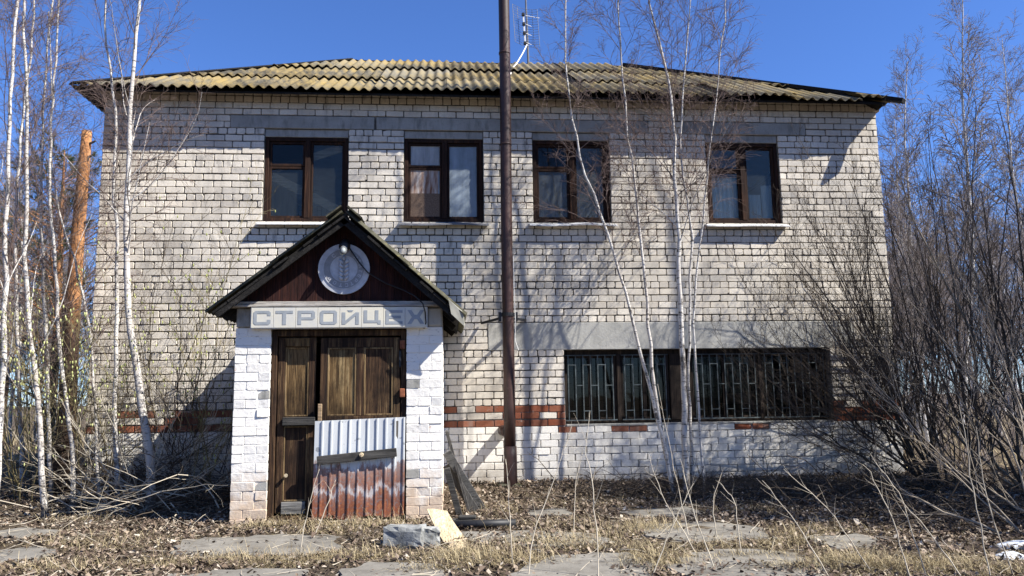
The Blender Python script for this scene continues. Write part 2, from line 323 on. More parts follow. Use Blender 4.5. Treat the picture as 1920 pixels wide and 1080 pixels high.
m = NT('dead_leaf'); m.col(m.ramp(m.rnd(), [(0.0, (0.05,0.034,0.026)), (0.35, (0.095,0.067,0.048)), (0.65, (0.175,0.13,0.093)), (0.9, (0.28,0.22,0.16)), (1.0, (0.42,0.37,0.30))])); M['leaf'] = m.fin(0.8, 0.2)
m = NT('leaf_soil'); n = m.noise(1.5, detail=8, rough=0.7); n2 = m.noise(45.0, detail=6, rough=0.7)
c = m.ramp(n2, [(0.3, (0.03,0.022,0.016)), (0.5, (0.085,0.064,0.045)), (0.72, (0.19,0.15,0.105))])
c = m.mix(m.ramp(n, [(0.45, 0.0), (0.7, 0.5)]), c, (0.20,0.16,0.095)); m.col(c); m.bump(n2, 1.0, 0.04); M['soil'] = m.fin(0.95, 0.1)
m = NT('snow'); m.col(m.ramp(m.noise(25.0, detail=6), [(0.35, (0.22,0.2,0.18)), (0.55, (0.62,0.65,0.69))])); m.bump(m.noise(18.0, detail=6), 0.9, 0.03); M['snow'] = m.fin(0.6, 0.3)  # dirty snow; the blue tone of its shade is put into the colour
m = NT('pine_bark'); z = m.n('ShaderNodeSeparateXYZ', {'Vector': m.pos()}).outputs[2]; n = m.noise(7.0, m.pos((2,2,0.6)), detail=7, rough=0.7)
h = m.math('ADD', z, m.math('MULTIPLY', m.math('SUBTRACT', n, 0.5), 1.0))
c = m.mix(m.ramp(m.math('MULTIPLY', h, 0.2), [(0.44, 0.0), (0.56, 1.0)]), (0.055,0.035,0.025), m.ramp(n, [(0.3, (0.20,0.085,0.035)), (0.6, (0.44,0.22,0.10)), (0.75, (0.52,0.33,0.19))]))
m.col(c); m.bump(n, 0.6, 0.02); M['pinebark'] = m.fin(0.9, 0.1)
M['needle'] = m_flat('pine_needle', (0.022,0.038,0.018), (0.075,0.10,0.045), r=True)
M['grey_metal'] = m_flat('grey_metal', (0.10,0.10,0.105), (0.2,0.2,0.21), 15.0, 0.5)
# ------------------------------------------------------------------ ground
rng = np.random.default_rng(7)
def sstep(a, b, x): 
    t = np.clip((x-a)/(b-a), 0, 1); return t*t*(3-2*t)
def gz(x, y):
    x = np.asarray(x, float); y = np.asarray(y, float)
    z = -0.06+0.13*sstep(-1.6, -0.1, y)
    z = z+0.010*np.sin(x*1.7+y*0.9)+0.006*np.sin(x*3.9-y*2.7+1)+0.004*np.sin(x*7.1+y*6.3)
    z = z+0.10*sstep(4.6, 7.5, x)*sstep(-9, -5, y)*(1-sstep(-2.5, -1, y))
    return z
def axis_pts(lo, hi, c0, c1, fine, coarse):
    return np.unique(np.concatenate([np.geomspace(1, 1+c0-lo, coarse)*-1+c0+1, np.arange(c0, c1, fine), np.geomspace(1, 1+hi-c1, coarse)+c1-1]))
gx = axis_pts(-600, 600, -9, 11, 0.16, 26); gy = axis_pts(-600, 900, -9, 3, 0.16, 26)
GX, GY = np.meshgrid(gx, gy); V = np.stack([GX.ravel(), GY.ravel(), gz(GX, GY).ravel()], 1)
nx, ny = len(gx), len(gy); ii = (np.arange(ny-1)[:, None]*nx+np.arange(nx-1)).ravel()
F = np.stack([ii, ii+1, ii+nx+1, ii+nx], 1)
ground = link('ground', npmesh('ground', V, F, M['soil'], smooth=True)); ground['kind'] = 'structure'

# ------------------------------------------------------------------ the building
XL, XR, DEPTH, WTOP = -4.958, 6.766, 6.6, 5.85
BUILD = thing('brick_building', ((XL+XR)/2, 0, 0), 'two storey white brick workshop building with lichened corrugated hip roof', 'building')
UPW = [(-2.665, -1.448, 3.85, 5.25), (-0.628, 0.550, 3.85, 5.25), (1.298, 2.475, 3.85, 5.25), (3.98, 5.131, 3.85, 5.25)]
LOW = (1.711, 5.734, 0.85, 1.95)
LINT = [(-3.165, -1.068), (-1.04, 0.82), (0.845, 3.09), (3.62, 5.593)]
BAND = (0.597, 6.123, 1.95, 2.35)
OPEN = UPW+[LOW]
# wall core (mortar face 13 mm behind the bricks) with real openings
xs = sorted({XL, XR, *[v for o in OPEN for v in o[:2]]}); zs = sorted({-0.3, 0.85, WTOP, *[v for o in OPEN for v in o[2:]]})
Y0, Y1 = 0.02, 0.40
def solid(i, j):
    if not (0 <= i < len(xs)-1 and 0 <= j < len(zs)-1): return None
    cx, cz = (xs[i]+xs[i+1])/2, (zs[j]+zs[j+1])/2
    return not any(o[0] < cx < o[1] and o[2] < cz < o[3] for o in OPEN)
wb = MB()
for i in range(len(xs)-1):
    for j in range(len(zs)-1):
        if not solid(i, j): continue
        a, b, c, d = xs[i], xs[i+1], zs[j], zs[j+1]
        wb.add([(a,Y0,c),(b,Y0,c),(b,Y0,d),(a,Y0,d)], [(0,1,2,3)]); wb.add([(a,Y1,c),(b,Y1,c),(b,Y1,d),(a,Y1,d)], [(3,2,1,0)])
        if solid(i-1, j) is not True: wb.add([(a,Y0,c),(a,Y1,c),(a,Y1,d),(a,Y0,d)], [(3,2,1,0)])
        if solid(i+1, j) is not True: wb.add([(b,Y0,c),(b,Y1,c),(b,Y1,d),(b,Y0,d)], [(0,1,2,3)])
        if solid(i, j-1) is not True: wb.add([(a,Y0,c),(b,Y0,c),(b,Y1,c),(a,Y1,c)], [(3,2,1,0)])
        if solid(i, j+1) is not True: wb.add([(a,Y0,d),(b,Y0,d),(b,Y1,d),(a,Y1,d)], [(0,1,2,3)])
WALL = wb.build('front_wall', M['mortar'], BUILD)
MB().box(XL, XL+0.4, 0.40, DEPTH, -0.3, WTOP).build('side_wall', M['sidebrick'], BUILD)
MB().box(XR-0.4, XR, 0.40, DEPTH, -0.3, WTOP).build('side_wall', M['sidebrick'], BUILD)
MB().box(XL+0.4, XR-0.4, DEPTH-0.4, DEPTH-0.002, -0.3, WTOP).build('rear_wall', M['sidebrick'], BUILD)
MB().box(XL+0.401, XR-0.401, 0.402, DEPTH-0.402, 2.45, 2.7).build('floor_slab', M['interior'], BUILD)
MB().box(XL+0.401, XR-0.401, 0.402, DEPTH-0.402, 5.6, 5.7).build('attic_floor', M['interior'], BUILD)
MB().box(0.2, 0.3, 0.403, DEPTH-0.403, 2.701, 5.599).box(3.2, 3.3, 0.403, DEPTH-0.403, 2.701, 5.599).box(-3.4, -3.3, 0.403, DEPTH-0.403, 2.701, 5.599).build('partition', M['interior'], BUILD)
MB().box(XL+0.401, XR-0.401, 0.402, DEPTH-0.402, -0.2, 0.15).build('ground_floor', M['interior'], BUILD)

# bricks
def brick_shape(L, H, r, dep=0.05, worn=1.0):
    c = [r.uniform(0.002, 0.010)*worn*(1.0 if r.random() < 0.8 else 3.0) for _ in range(8)]
    l, h = L/2, H/2
    P = [(-l+c[0], -h), (l-c[1], -h), (l, -h+c[2]), (l, h-c[3]), (l-c[4], h), (-l+c[5], h), (-l, h-c[6]), (-l, -h+c[7])]
    P = [(x+r.uniform(-.0025, .0025), z+r.uniform(-.0025, .0025)) for x, z in P]
    yo = r.uniform(-0.003, 0.003); t1, t2 = r.uniform(-.004, .004), r.uniform(-.003, .003)
    V = []
    for x, z in P: V.append((x*(1-0.004/L*2), yo+t1*x/l+t2*z/h, z*(1-0.0035/H*2)))
    for x, z in P: V.append((x, yo+0.005+t1*x/l+t2*z/h, z))
    for x, z in P: V.append((x, dep, z))
    Fq = [(i, i+8, (i+1) % 8+8, (i+1) % 8) for i in range(8)]+[(i+8, i+16, (i+1) % 8+16, (i+1) % 8+8) for i in range(8)]
    Fq = [tuple(reversed(f)) for f in Fq]
    return np.array(V), np.array(Fq), np.array([tuple(range(8))])
br_rng = np.random.default_rng(11)
# a pool of shapes per length (cm), so that alike bricks share mesh data
POOL = {}
def pool(Lc, H=0.089, worn=1.0, n=9):
    k = (Lc, H, worn)
    if k not in POOL: POOL[k] = [brick_shape(Lc/100.0, H, br_rng, worn=worn) for _ in range(n)]
    return POOL[k]
MESHC = {}
def brick_me(k, i, mat):
    kk = (k, i, mat)
    if kk not in MESHC:
        V, Fq, Fn = pool(*k)[i]; MESHC[kk] = npmesh('brick', V, [Fq, Fn], M[mat])
    return MESHC[kk]
def proj_area(x, y, z, L, H):
    d = np.array([x, y, z])-CPOS; dep = d@AF; return L*H*(FPX/dep)**2, 960+FPX*(d@AR)/dep, 540-FPX*(d@AU)/dep
HEADK = {1, 6, 11, 16, 19, 24, 29, 34, 41}
bricks = []           # (x, z, Lc, mat, worn)
for r in range(0, 59):
    zb = -0.05+0.1*r; zc = zb+0.05; k = 53-r
    head = k in HEADK or r >= 57
    step = 0.133 if head else 0.262
    iv = [(XL, XR)]
    cuts = [(o[0]-0.001, o[1]+0.001) for o in OPEN if o[2] < zc < o[3]]
    if BAND[2] < zc < BAND[3]: cuts.append(BAND[:2])
    if 5.25 < zc < 5.45: cuts += [l for l in LINT]
    for a, b in cuts:
        iv = [p for (s, e) in iv for p in ([(s, e)] if b <= s or a >= e else [(s, a), (b, e)]) if p[1]-p[0] > 0.04]
    ph = (0.131 if r % 2 else 0.0)+br_rng.uniform(-.02, .02)
    for s, e in iv:
        n0 = math.floor((s-XL-ph)/step); edges = [s]
        while True:
            n0 += 1; xx = XL+ph+n0*step+br_rng.uniform(-.008, .008)
            if xx > e-0.07: break
            if xx > s+0.07: edges.append(xx)
        edges.append(e)
        for a, b in zip(edges[:-1], edges[1:]):
            L = b-a-0.013
            if L < 0.04: continue
            u = br_rng.random()
            if r <= 8: mat = 'whitewash'
            elif r in (9, 11): mat = 'red' if u < 0.82 else 'silicate'
            elif r == 10: mat = 'red' if u < 0.28 else 'silicate'
            else: mat = 'silicate'
            if r == 8 and LOW[0]-0.1 < (a+b)/2 < LOW[1]+0.1: mat = 'red' if u < 0.25 else 'whitewash'
            bricks.append(((a+b)/2, zc+0.0035*math.sin(1.1*a+1.9*r)+br_rng.uniform(-.0015, .0015), int(round(L*100)), mat, 1.5 if head and r < 57 else 1.0))
vis = []
for i, (x, zc, Lc, mat, wn) in enumerate(bricks):
    A, px, py = proj_area(x, 0, zc, Lc/100, 0.087)
    hid = (425 < px < 842 and py > 570) or px > 1500 or px < 300 or py > 890
    vis.append((-A if not hid else 0, i))
single = {i for _, i in sorted(vis)[:300]}
acc = {m_: ([], [], [], []) for m_ in ('silicate', 'whitewash', 'red')}
for i, (x, zc, Lc, mat, wn) in enumerate(bricks):
    worn = wn if mat != 'whitewash' else 0.7
    vi = int(br_rng.integers(9)); k = (Lc, 0.0865 if mat != 'whitewash' else 0.093, worn)
    if i in single:
        yo = br_rng.uniform(-.002, .002); pool(*k)
        link('brick', brick_me(k, vi, mat), WALL, (x, yo, zc))
    else:
        V, Fq, Fn = pool(*k)[vi]; av, aq, an, aa = acc[mat]; b = len(av)*24
        av.append(V+np.array([x, br_rng.uniform(-.002, .002), zc])); aq.append(Fq+b); an.append(Fn+b); aa.append(np.full(24, br_rng.random()))
for mat, (av, aq, an, aa) in acc.items():
    if av:
        o = link('brickwork', npmesh('brickwork', np.concatenate(av), [np.concatenate(aq), np.concatenate(an)], M[mat], np.concatenate(aa)), WALL)
        o['kind'] = 'stuff'
for a, b in LINT: MB().box(a, b-0.004, -0.004, 0.20, 5.252, 5.446).build('lintel', M['concrete'], BUILD, bevel=0.008)
MB().box(BAND[0]+0.003, BAND[1]-0.003, -0.006, 0.30, BAND[2]-0.004, BAND[3]-0.006).build('concrete_band', M['band'], BUILD, bevel=0.006)
# corner bricks of the eave corbel
for sx, x in ((-1, XL), (1, XR)):
    mb = MB()
    for r in (57, 58): mb.box(x-0.05-0.04*(r-57), x+0.05+0.04*(r-57), -0.02-0.02*(r-57), 0.2, -0.045+0.1*r, 0.04+0.1*r)
    mb.build('corbel', M['silicate'], BUILD, bevel=0.006)

# ---------------- windows
def pane(x0, x1, z0, z1, y, mat, par): return MB().box(x0, x1, y, y+0.004, z0, z1).build('pane', M[mat], par)
def frame_rect(mb, x0, x1, z0, z1, y0, y1, w_):
    mb.box(x0, x0+w_, y0, y1, z0, z1); mb.box(x1-w_, x1, y0, y1, z0, z1)
    mb.box(x0+w_, x1-w_, y0, y1, z0, z0+w_); mb.box(x0+w_, x1-w_, y0, y1, z1-w_, z1)
def up_window(k, o, lab, mats, sillmat, sillbend):
    x0, x1, z0, z1 = o; zt = 5.13
    mb = MB(); frame_rect(mb, x0+0.004, x1-0.004, z0+0.004, zt, 0.05, 0.17, 0.055)
    W = mb.build('window', M['frame'], BUILD, bevel=0.004); W['label'] = lab
    MB().box(x0+0.002, x1-0.002, 0.035, 0.30, zt+0.002, z1-0.002).build('head_beam', M['concrete'], W, bevel=0.005)
    xm = x0+(x1-x0)*0.51
    MB().box(xm-0.038, xm+0.038, 0.045, 0.165, z0+0.06, zt-0.055).build('mullion', M['frame'], W, bevel=0.004)
    # left casement with vent, right casement
    zv = zt-(zt-z0)*0.34
    a, b = x0+0.062, xm-0.04; c, d = xm+0.04, x1-0.062
    for (p, q, r_, s) in ((a, b, z0+0.062, zv-0.004), (a, b, zv+0.004, zt-0.06), (c, d, z0+0.062, zt-0.06)):
        mb = MB(); frame_rect(mb, p, q, r_, s, 0.075, 0.125, 0.034); mb.build('casement', M['frame'], W, bevel=0.003)
    pane(a+0.03, b-0.03, z0+0.09, zv-0.034, 0.10, mats[0], W); pane(a+0.03, b-0.03, zv+0.034, zt-0.09, 0.10, mats[1], W)
    pane(c+0.03, d-0.03, z0+0.09, zt-0.09, 0.10, mats[2], W)
    # sill
    dz = sillbend
    s = MB(); n = 8
    for i in range(n):
        xa = x0-0.07+(x1-x0+0.14)*i/n; xb = x0-0.07+(x1-x0+0.14)*(i+1)/n
        za, zb_ = z0-dz*math.sin(i*0.9), z0-dz*math.sin((i+1)*0.9)
        s.add([(xa,-0.11,za-0.075),(xb,-0.11,zb_-0.075),(xb,0.05,zb_-0.012),(xa,0.05,za-0.012),(xa,-0.11,za-0.058),(xb,-0.11,zb_-0.058),(xb,0.05,zb_+0.003),(xa,0.05,za+0.003)],
              [(4,5,6,7),(0,1,5,4),(3,2,1,0)]+([(0,4,7,3)] if i == 0 else [])+([(1,2,6,5)] if i == n-1 else []))
    s.build('sill', M[sillmat], W)
    return W, (a, b, c, d, zv)
W1, g1 = up_window(0, UPW[0], 'window with diagonal planks behind dark glass', ('glassc', 'glassd', 'glassc'), 'sillw', 0.0)
W2, g2 = up_window(1, UPW[1], 'window half boarded with brown fibreboard, one milky pane', ('glassw', 'glassw', 'glassm'), 'grey_metal', 0.008)
W3, g3 = up_window(2, UPW[2], 'window with dark dusty panes behind leaning birch', ('glass', 'glassd', 'glass'), 'sillw', 0.01)
W4, g4 = up_window(3, UPW[3], 'window with white curtains behind the glass', ('glassc', 'glassc', 'glassc'), 'sillw', 0.004)
x0, x1, z0, z1 = UPW[0]
MB().beam((x0+0.08, 0.20, 4.58), (x1-0.05, 0.19, 4.0), 0.03, 0.13, (0,1,0)).build('inner_plank', M['pine'], W1)
MB().beam((x0+0.05, 0.21, 4.66), (x1-0.03, 0.21, 5.06), 0.03, 0.12, (0,1,0)).build('inner_plank', M['pine'], W1)
a, b, c, d, zv = g2
MB().box(a+0.02, b-0.005, 0.085, 0.093, 3.93, 4.30).build('fibreboard', M['fibre'], W2)
MB().box(a+0.035, b-0.06, 0.088, 0.096, 4.302, zv-0.03).build('rusty_board', M['rustboard'], W2)
a, b, c, d, zv = g4
def curtain(p, q, zt, par):
    N = 40; X = np.linspace(p, q, N); Yc = 0.22+0.02*np.sin(np.arange(N)*1.1)
    V = np.concatenate([np.stack([X, Yc, np.full(N, 3.9)], 1), np.stack([X, Yc, np.full(N, zt)], 1)])
    i = np.arange(N-1); link('curtain', npmesh('curtain', V, np.stack([i, i+1, i+1+N, i+N], 1), M['curtain'], smooth=True), par)
curtain(a, b-0.02, 4.62, W4); curtain(c+0.1, c+0.28, 4.35, W4); curtain(d-0.16, d, 4.5, W4)
# lower ribbon of windows with grilles
x0, x1, z0, z1 = LOW
mb = MB(); mb.box(x0+0.003, x1-0.003, 0.12, 0.22, z0+0.003, z0+0.06); mb.box(x0+0.003, x1-0.003, 0.12, 0.22, z1-0.075, z1-0.003)
LW = mb.build('window', M['framed'], BUILD, bevel=0.004); LW['label'] = 'long ground floor window behind welded bar grilles'
lights = [(x0+0.006, 2.50), (2.56, 3.29), (3.62, 4.66), (4.70, x1-0.006)]
MB().box(3.30, 3.612, 0.10, 0.24, z0+0.062, z1-0.077).build('post', M['framed'], LW, bevel=0.004)
MB().box(2.502, 2.556, 0.10, 0.24, z0+0.062, z1-0.077).build('post', M['framed'], LW, bevel=0.004)
MB().box(4.662, 4.698, 0.10, 0.24, z0+0.062, z1-0.077).build('post', M['framed'], LW, bevel=0.004)
for (a, b) in lights:
    mb = MB(); frame_rect(mb, a, b, z0+0.062, z1-0.077, 0.14, 0.20, 0.045); F_ = mb.build('casement', M['framed'], LW, bevel=0.003)
    xm = (a+b)/2
    pane(a+0.04, xm-0.02, z0+0.10, z1-0.115, 0.17, 'glassd', LW); pane(xm+0.02, b-0.04, z0+0.10, z1-0.115, 0.17, 'glassd', LW)
    MB().box(xm-0.025, xm+0.025, 0.145, 0.195, z0+0.108, z1-0.123).build('mullion', M['framed'], LW)
    g = MB(); nb = max(4, int((b-a)/0.125)); gxs = np.linspace(a+0.06, b-0.06, nb+1)
    for i, x in enumerate(gxs):
        g.box(x-0.0065, x+0.0065, 0.088, 0.10, z0+0.08, z1-0.09)
        if i < nb:
            for zz in ((1.05, 1.72) if i % 2 == 0 else (1.42,)): g.box(x+0.0065, gxs[i+1]-0.0065, 0.089, 0.099, zz, zz+0.012)
    g.box(a+0.01, b-0.01, 0.086, 0.102, z0+0.064, z0+0.08); g.box(a+0.01, b-0.01, 0.086, 0.102, z1-0.09, z1-0.078)
    g.build('grille', M['grille'], LW)
MB().box(x0+0.01, x1-0.01, -0.004, 0.118, z0-0.012, z0+0.02).build('sill', M['concrete'], LW, bevel=0.004)

# ---------------- roof
def unit(v): v = np.array(v, float); return v/np.linalg.norm(v)
EX0, EX1, EY0, EY1, EZ, RZ, RY, RX0, RX1 = -5.24, 6.80, -0.31, 6.91, 5.76, 7.83, 3.30, -1.85, 3.55
mb = MB()
lo = 0.09
E4 = [(EX0+.03, EY0+.03, EZ-lo), (EX1-.03, EY0+.03, EZ-lo), (EX1-.03, EY1-.03, EZ-lo), (EX0+.03, EY1-.03, EZ-lo)]; RR = [(RX0, RY, RZ-lo), (RX1, RY, RZ-lo)]
up = [(p[0], p[1], p[2]+0.03) for p in E4+RR]
mb.add(E4+RR+up, [(0,4,5,1),(1,5,2),(2,5,4,3),(3,4,0),(6,7,11,10),(7,8,11),(8,9,10,11),(9,6,10),(0,1,7,6),(1,2,8,7),(2,3,9,8),(3,0,6,9)])
ROOF = mb.build('roof', M['dark_y'], BUILD)
rr = np.random.default_rng(5)
def slope(O, E_, S_, Le, Ls, al, ar, sheetw=1.05, rows=3, res=6, top=True):
    """sheets of corrugated slate on one slope; al/ar: s-limit slopes along the hips"""
    O, E_, S_ = map(np.array, (O, E_, S_)); Nn = np.cross(E_, S_)
    rowlen = Ls/rows; x = 0.0
    while x < Le-0.02:
        xe = min(x+sheetw, Le)
        for r in range(rows):
            s0 = r*rowlen-(0.03 if r == 0 else 0.12)+rr.uniform(-.018, .018); s1 = (r+1)*rowlen
            xs_ = np.arange(x, xe+0.06, 0.15/res); xs_ = xs_[xs_ <= Le]
            lim = np.minimum(np.minimum(al*xs_, ar*(Le-xs_)), Ls); e1 = np.minimum(s1, lim); e0 = np.minimum(s0, lim)
            ok = (e1-s0) > 0.04
            if ok.sum() < 3: continue
            xs2, a0, a1 = xs_[ok], e0[ok]*0+s0, e1[ok]
            wv = 0.024*np.cos(2*np.pi*xs2/0.15)+rr.uniform(-.004, .004)+xs2*rr.uniform(-.004, .004)
            h0 = 0.038+0.024+wv; h1 = 0.024+wv; n = len(xs2)
            def P(s, h): return O+xs2[:, None]*E_+s[:, None]*S_+h[:, None]*Nn
            V = np.concatenate([P(a0, h0), P(a1, h1), P(a0, h0-0.007), P(a1, h1-0.007)]); i = np.arange(n-1)
            Fq = np.concatenate([np.stack([i, i+1, i+1+n, i+n], 1), np.stack([i+2*n, i+3*n, i+3*n+1, i+2*n+1], 1), np.stack([i, i+2*n, i+2*n+1, i+1], 1)])
            link('slate_sheet', npmesh('slate_sheet', V, Fq, M['slate'], np.full(len(V), rr.random()), smooth=True), ROOF)
        x = xe
sf = (0, RY-EY0, RZ-EZ); Ls = np.linalg.norm(sf)
slope((EX0, EY0, EZ-lo+.035), (1,0,0), unit(sf), EX1-EX0, Ls, Ls/(RX0-EX0), Ls/(EX1-RX1))
sb = (0, RY-EY1, RZ-EZ); Lb = np.linalg.norm(sb)
slope((EX1, EY1, EZ-lo+.035), (-1,0,0), unit(sb), EX1-EX0, Lb, Lb/(EX1-RX1), Lb/(RX0-EX0), res=4, rows=2, sheetw=2.1)
sl = (RX0-EX0, 0, RZ-EZ); Ll = np.linalg.norm(sl)
slope((EX0, EY1, EZ-lo+.035), (0,-1,0), unit(sl), EY1-EY0, Ll, Ll/(EY1-RY), Ll/(RY-EY0), res=4, rows=2, sheetw=2.1)
sr = (RX1-EX1, 0, RZ-EZ); Lr = np.linalg.norm(sr)
slope((EX1, EY0, EZ-lo+.035), (0,1,0), unit(sr), EY1-EY0, Lr, Lr/(RY-EY0), Lr/(EY1-RY), res=4, rows=2, sheetw=2.1)
for i, (p, q) in enumerate((((EX0-.04, EY0-.04, EZ+0.02), (RX0, RY, RZ+0.035)), (tuple(np.array((EX1, EY0, EZ-.01))+unit((EX1-RX1, EY0-RY, EZ-RZ-0.05))*0.24), (RX1, RY, RZ+0.035)), ((EX0, EY1, EZ+.02), (RX0, RY, RZ+.035)), ((EX1, EY1, EZ+.02), (RX1, RY, RZ+.035)))):
    p, q = np.array(p), np.array(q); d = unit(q-p); side = unit(np.cross(d, (0,0,1)))
    MB().beam(p-(0,0,.03 if i != 1 else 0.0), q-(0,0,.055), 0.14, 0.022 if i != 1 else 0.06, side).build('hip_board', M['dark_y'], ROOF)
MB().beam((RX0-.05, RY+.14, RZ-.06), (RX1+.05, RY+.14, RZ-.06), 0.2, 0.02, unit((0,1,-.55))).build('ridge_board', M['dark_x'], ROOF)

# ------------------------------------------------------------------ entrance porch
PX0, PX1, PY = -2.375, -0.05, -2.35
PORCH = thing('entrance_porch', (-1.2, -1.2, gz(-1.2, -2.3)), 'whitewashed brick entrance porch with dark gabled roof and double door', 'porch')
PTOP = 2.08
def pier(xa, xb, outer):
    core = MB().box(xa+0.007, xb-0.007, PY+0.006, 0.0, -0.25, PTOP).build('pier', M['porchwhite'], PORCH)
    r = np.random.default_rng(int(abs(xa)*1000))
    rows = 22; pitch = (PTOP+0.12)/rows
    side_v, side_q, side_n = [], [], []
    for k in range(rows):
        zc = -0.12+pitch*(k+0.5); seq = [0.262, xb-xa-0.262] if k % 2 == 0 else [xb-xa-0.262, 0.262]
        if k % 5 == 3: seq = [0.13, xb-xa-0.26, 0.13]
        x = xa
        for L in seq:
            V, Fq, Fn = brick_shape(L-0.005, pitch-0.004, r, dep=0.06, worn=1.0)
            o = link('brick', npmesh('brick', V, [Fq, Fn], M['porchwhite']), core, (x+L/2, PY+r.uniform(-.003, .003), zc)); x += L
            if (outer < 0 and x > xb-0.01 and k in (4, 14)) or (outer > 0 and x-L < xa+0.01 and k in (5, 15)):
                o.data.materials[0] = M['concrete']
        y = PY+(0.06 if k % 2 else 0.13)
        while y < -0.05:
            L = min(0.262, -0.012-y)
            V, Fq, Fn = brick_shape(L-0.011, pitch-0.010, r, dep=0.05, worn=0.9); b = len(side_v)*24
            W_ = np.stack([(xb if outer > 0 else xa)-outer*V[:, 1], y+L/2+outer*V[:, 0], V[:, 2]+zc], 1)
            side_v.append(W_); side_q.append(Fq+b); side_n.append(Fn+b); y += 0.262
    o = link('side_brickwork', npmesh('side_brickwork', np.concatenate(side_v), [np.concatenate(side_q), np.concatenate(side_n)], M['porchwhite']), core); o['kind'] = 'stuff'
    return core
pier(PX0, -1.978, -1); pier(-0.463, PX1, 1)
MB().box(PX0+0.01, -2.19, PY-0.02, -0.002, PTOP+0.004, 2.305).build('bearing_block', M['concrete'], PORCH, bevel=0.012)
MB().box(-0.222, PX1+0.0, PY-0.02, -0.002, PTOP+0.004, 2.305).build('bearing_block', M['band'], PORCH, bevel=0.02)
MB().box(-2.186, -0.226, PY+0.01, PY+0.3, PTOP+0.006, 2.305).build('beam', M['concrete'], PORCH)
MB().box(-2.44, -0.02, PY-0.105, PY+0.06, 2.309, 2.333).build('ledge', M['cornice'], PORCH, bevel=0.003)
MB().box(-2.37, -0.06, PY-0.075, PY+0.05, 2.335, 2.372).build('ledge', M['cornice'], PORCH, bevel=0.003)
# gable boarding
AP = (-1.151, 3.40)
r = np.random.default_rng(3); x = -2.30; k = 0
def zroof(x): return min(3.32-abs(x-AP[0])*0.80, 3.27)
while x < -0.06:
    w_ = r.uniform(0.075, 0.10); xe = min(x+w_, -0.05); za, zb_ = zroof(x), zroof(xe-0.004)
    if max(za, zb_) > 2.42:
        poly = [(x, 2.374), (xe-0.004, 2.374), (xe-0.004, max(zb_, 2.38))]
        if x < AP[0] < xe: poly.append((AP[0], zroof(AP[0])))
        poly.append((x, max(za, 2.38)))
        yo = r.uniform(0, 0.006); MB().prism(poly, PY-0.02-yo, PY+0.002-yo, r.random()).build('gable_board', M['gable'], PORCH)
    x = xe; k += 1
MB().prism([(-2.30, 2.374), (-0.06, 2.374), (AP[0], 3.28)], PY+0.012, PY+0.03).build('gable_backing', M['dark_x'], PORCH)
# roof: rafters, sheathing boards, slate; each slope from ridge to eave
YF = -2.60
for sx, (ex, ez) in ((-1, (-2.60, 2.265)), (1, (0.175, 2.225))):
    tip = np.array([AP[0], 0, AP[1]-0.02]); ee = np.array([ex, 0, ez]); d = unit(ee-tip); Lr_ = np.linalg.norm(ee-tip); nrm = np.array([-d[2]*sx, 0, d[0]*sx]); nrm = nrm if nrm[2] > 0 else -nrm
    sh = MB(); n = 9; off = 0.035
    R_ = None
    for i in range(n):
        a = tip+d*(Lr_*i/n+0.004)-nrm*off; b = tip+d*(Lr_*(i+1)/n-0.004)-nrm*off
        yj = r.uniform(-.03, .03); t = 0.025
        V = [(p[0]+q*nrm[0], y, p[2]+q*nrm[2]) for y in (YF+yj, -0.004) for p, q in ((a, 0), (b, 0), (b, -t), (a, -t))]
        MB().add(V, [(0,1,2,3),(7,6,5,4),(0,4,5,1),(1,5,6,2),(2,6,7,3),(3,7,4,0)], r.random()).build('roof_board', M['dark_y'], PORCH)
    for y in (YF+0.02, YF+0.30, -1.2, -0.25):      # rafters; the first is the rake board
        a = tip-nrm*(off+0.027)+d*0.03; b = tip+d*(Lr_-0.02)-nrm*(off+0.027); t = 0.075 if y != YF+0.02 else 0.06
        w_ = 0.045 if y != YF+0.02 else 0.03
        V = [(p[0]+q*nrm[0], yy, p[2]+q*nrm[2]) for yy in (y, y+w_) for p, q in ((a, 0), (b, 0), (b, -t), (a, -t))]
        MB().add(V, [(0,1,2,3),(7,6,5,4),(0,4,5,1),(1,5,6,2),(2,6,7,3),(3,7,4,0)], r.random()).build('rafter' if w_ > 0.04 else 'rake_board', M['dark_y'], PORCH)
    # corrugated slate, wave running along Y, ribs down the slope; two sheets per slope, the lower one longer on the eave
    for j, (s0, s1) in enumerate(((0.02, Lr_*0.55), (Lr_*0.50, Lr_+0.05))):
        ys = np.arange(YF-0.03+0.015*j, -0.01, 0.15/8); wv = 0.02*np.cos(2*np.pi*ys/0.15); n = len(ys)
        lift = 0.024-0.010*j
        def P(s, h): p = tip+d*s; return np.stack([p[0]+nrm[0]*(h+wv), ys, p[2]+nrm[2]*(h+wv)], 1)
        V = np.concatenate([P(s0, lift), P(s1, lift+0.0), P(s0, lift-0.008), P(s1, lift-0.008)]); i = np.arange(n-1)
        Fq = np.concatenate([np.stack([i, i+1, i+1+n, i+n], 1), np.stack([i+2*n, i+3*n, i+3*n+1, i+2*n+1], 1), np.stack([i+n, i+n+1, i+3*n+1, i+3*n], 1), np.array([[0, n, 3*n, 2*n]])])
        link('slate_sheet', npmesh('slate_sheet', V, Fq, M['moss'], smooth=True), PORCH)
    cc = tip+d*0.10+nrm*0.062; MB().beam(cc+np.array([0, YF-.05, 0]), cc+np.array([0, -.02, 0]), 0.21, 0.018, d).build('ridge_cap', M['moss'], PORCH)
# loose sheet hanging at the right eave
MB().add([(0.02,-2.645,2.36),(0.185,-2.605,2.215),(0.20,-2.585,2.06),(0.05,-2.625,2.20),(0.02,-2.635,2.365),(0.19,-2.595,2.22),(0.205,-2.575,2.062),(0.052,-2.615,2.202)],
         [(0,1,2,3),(7,6,5,4),(0,4,5,1),(1,5,6,2),(2,6,7,3),(3,7,4,0)]).build('loose_sheet', M['sheetgrey'], PORCH)
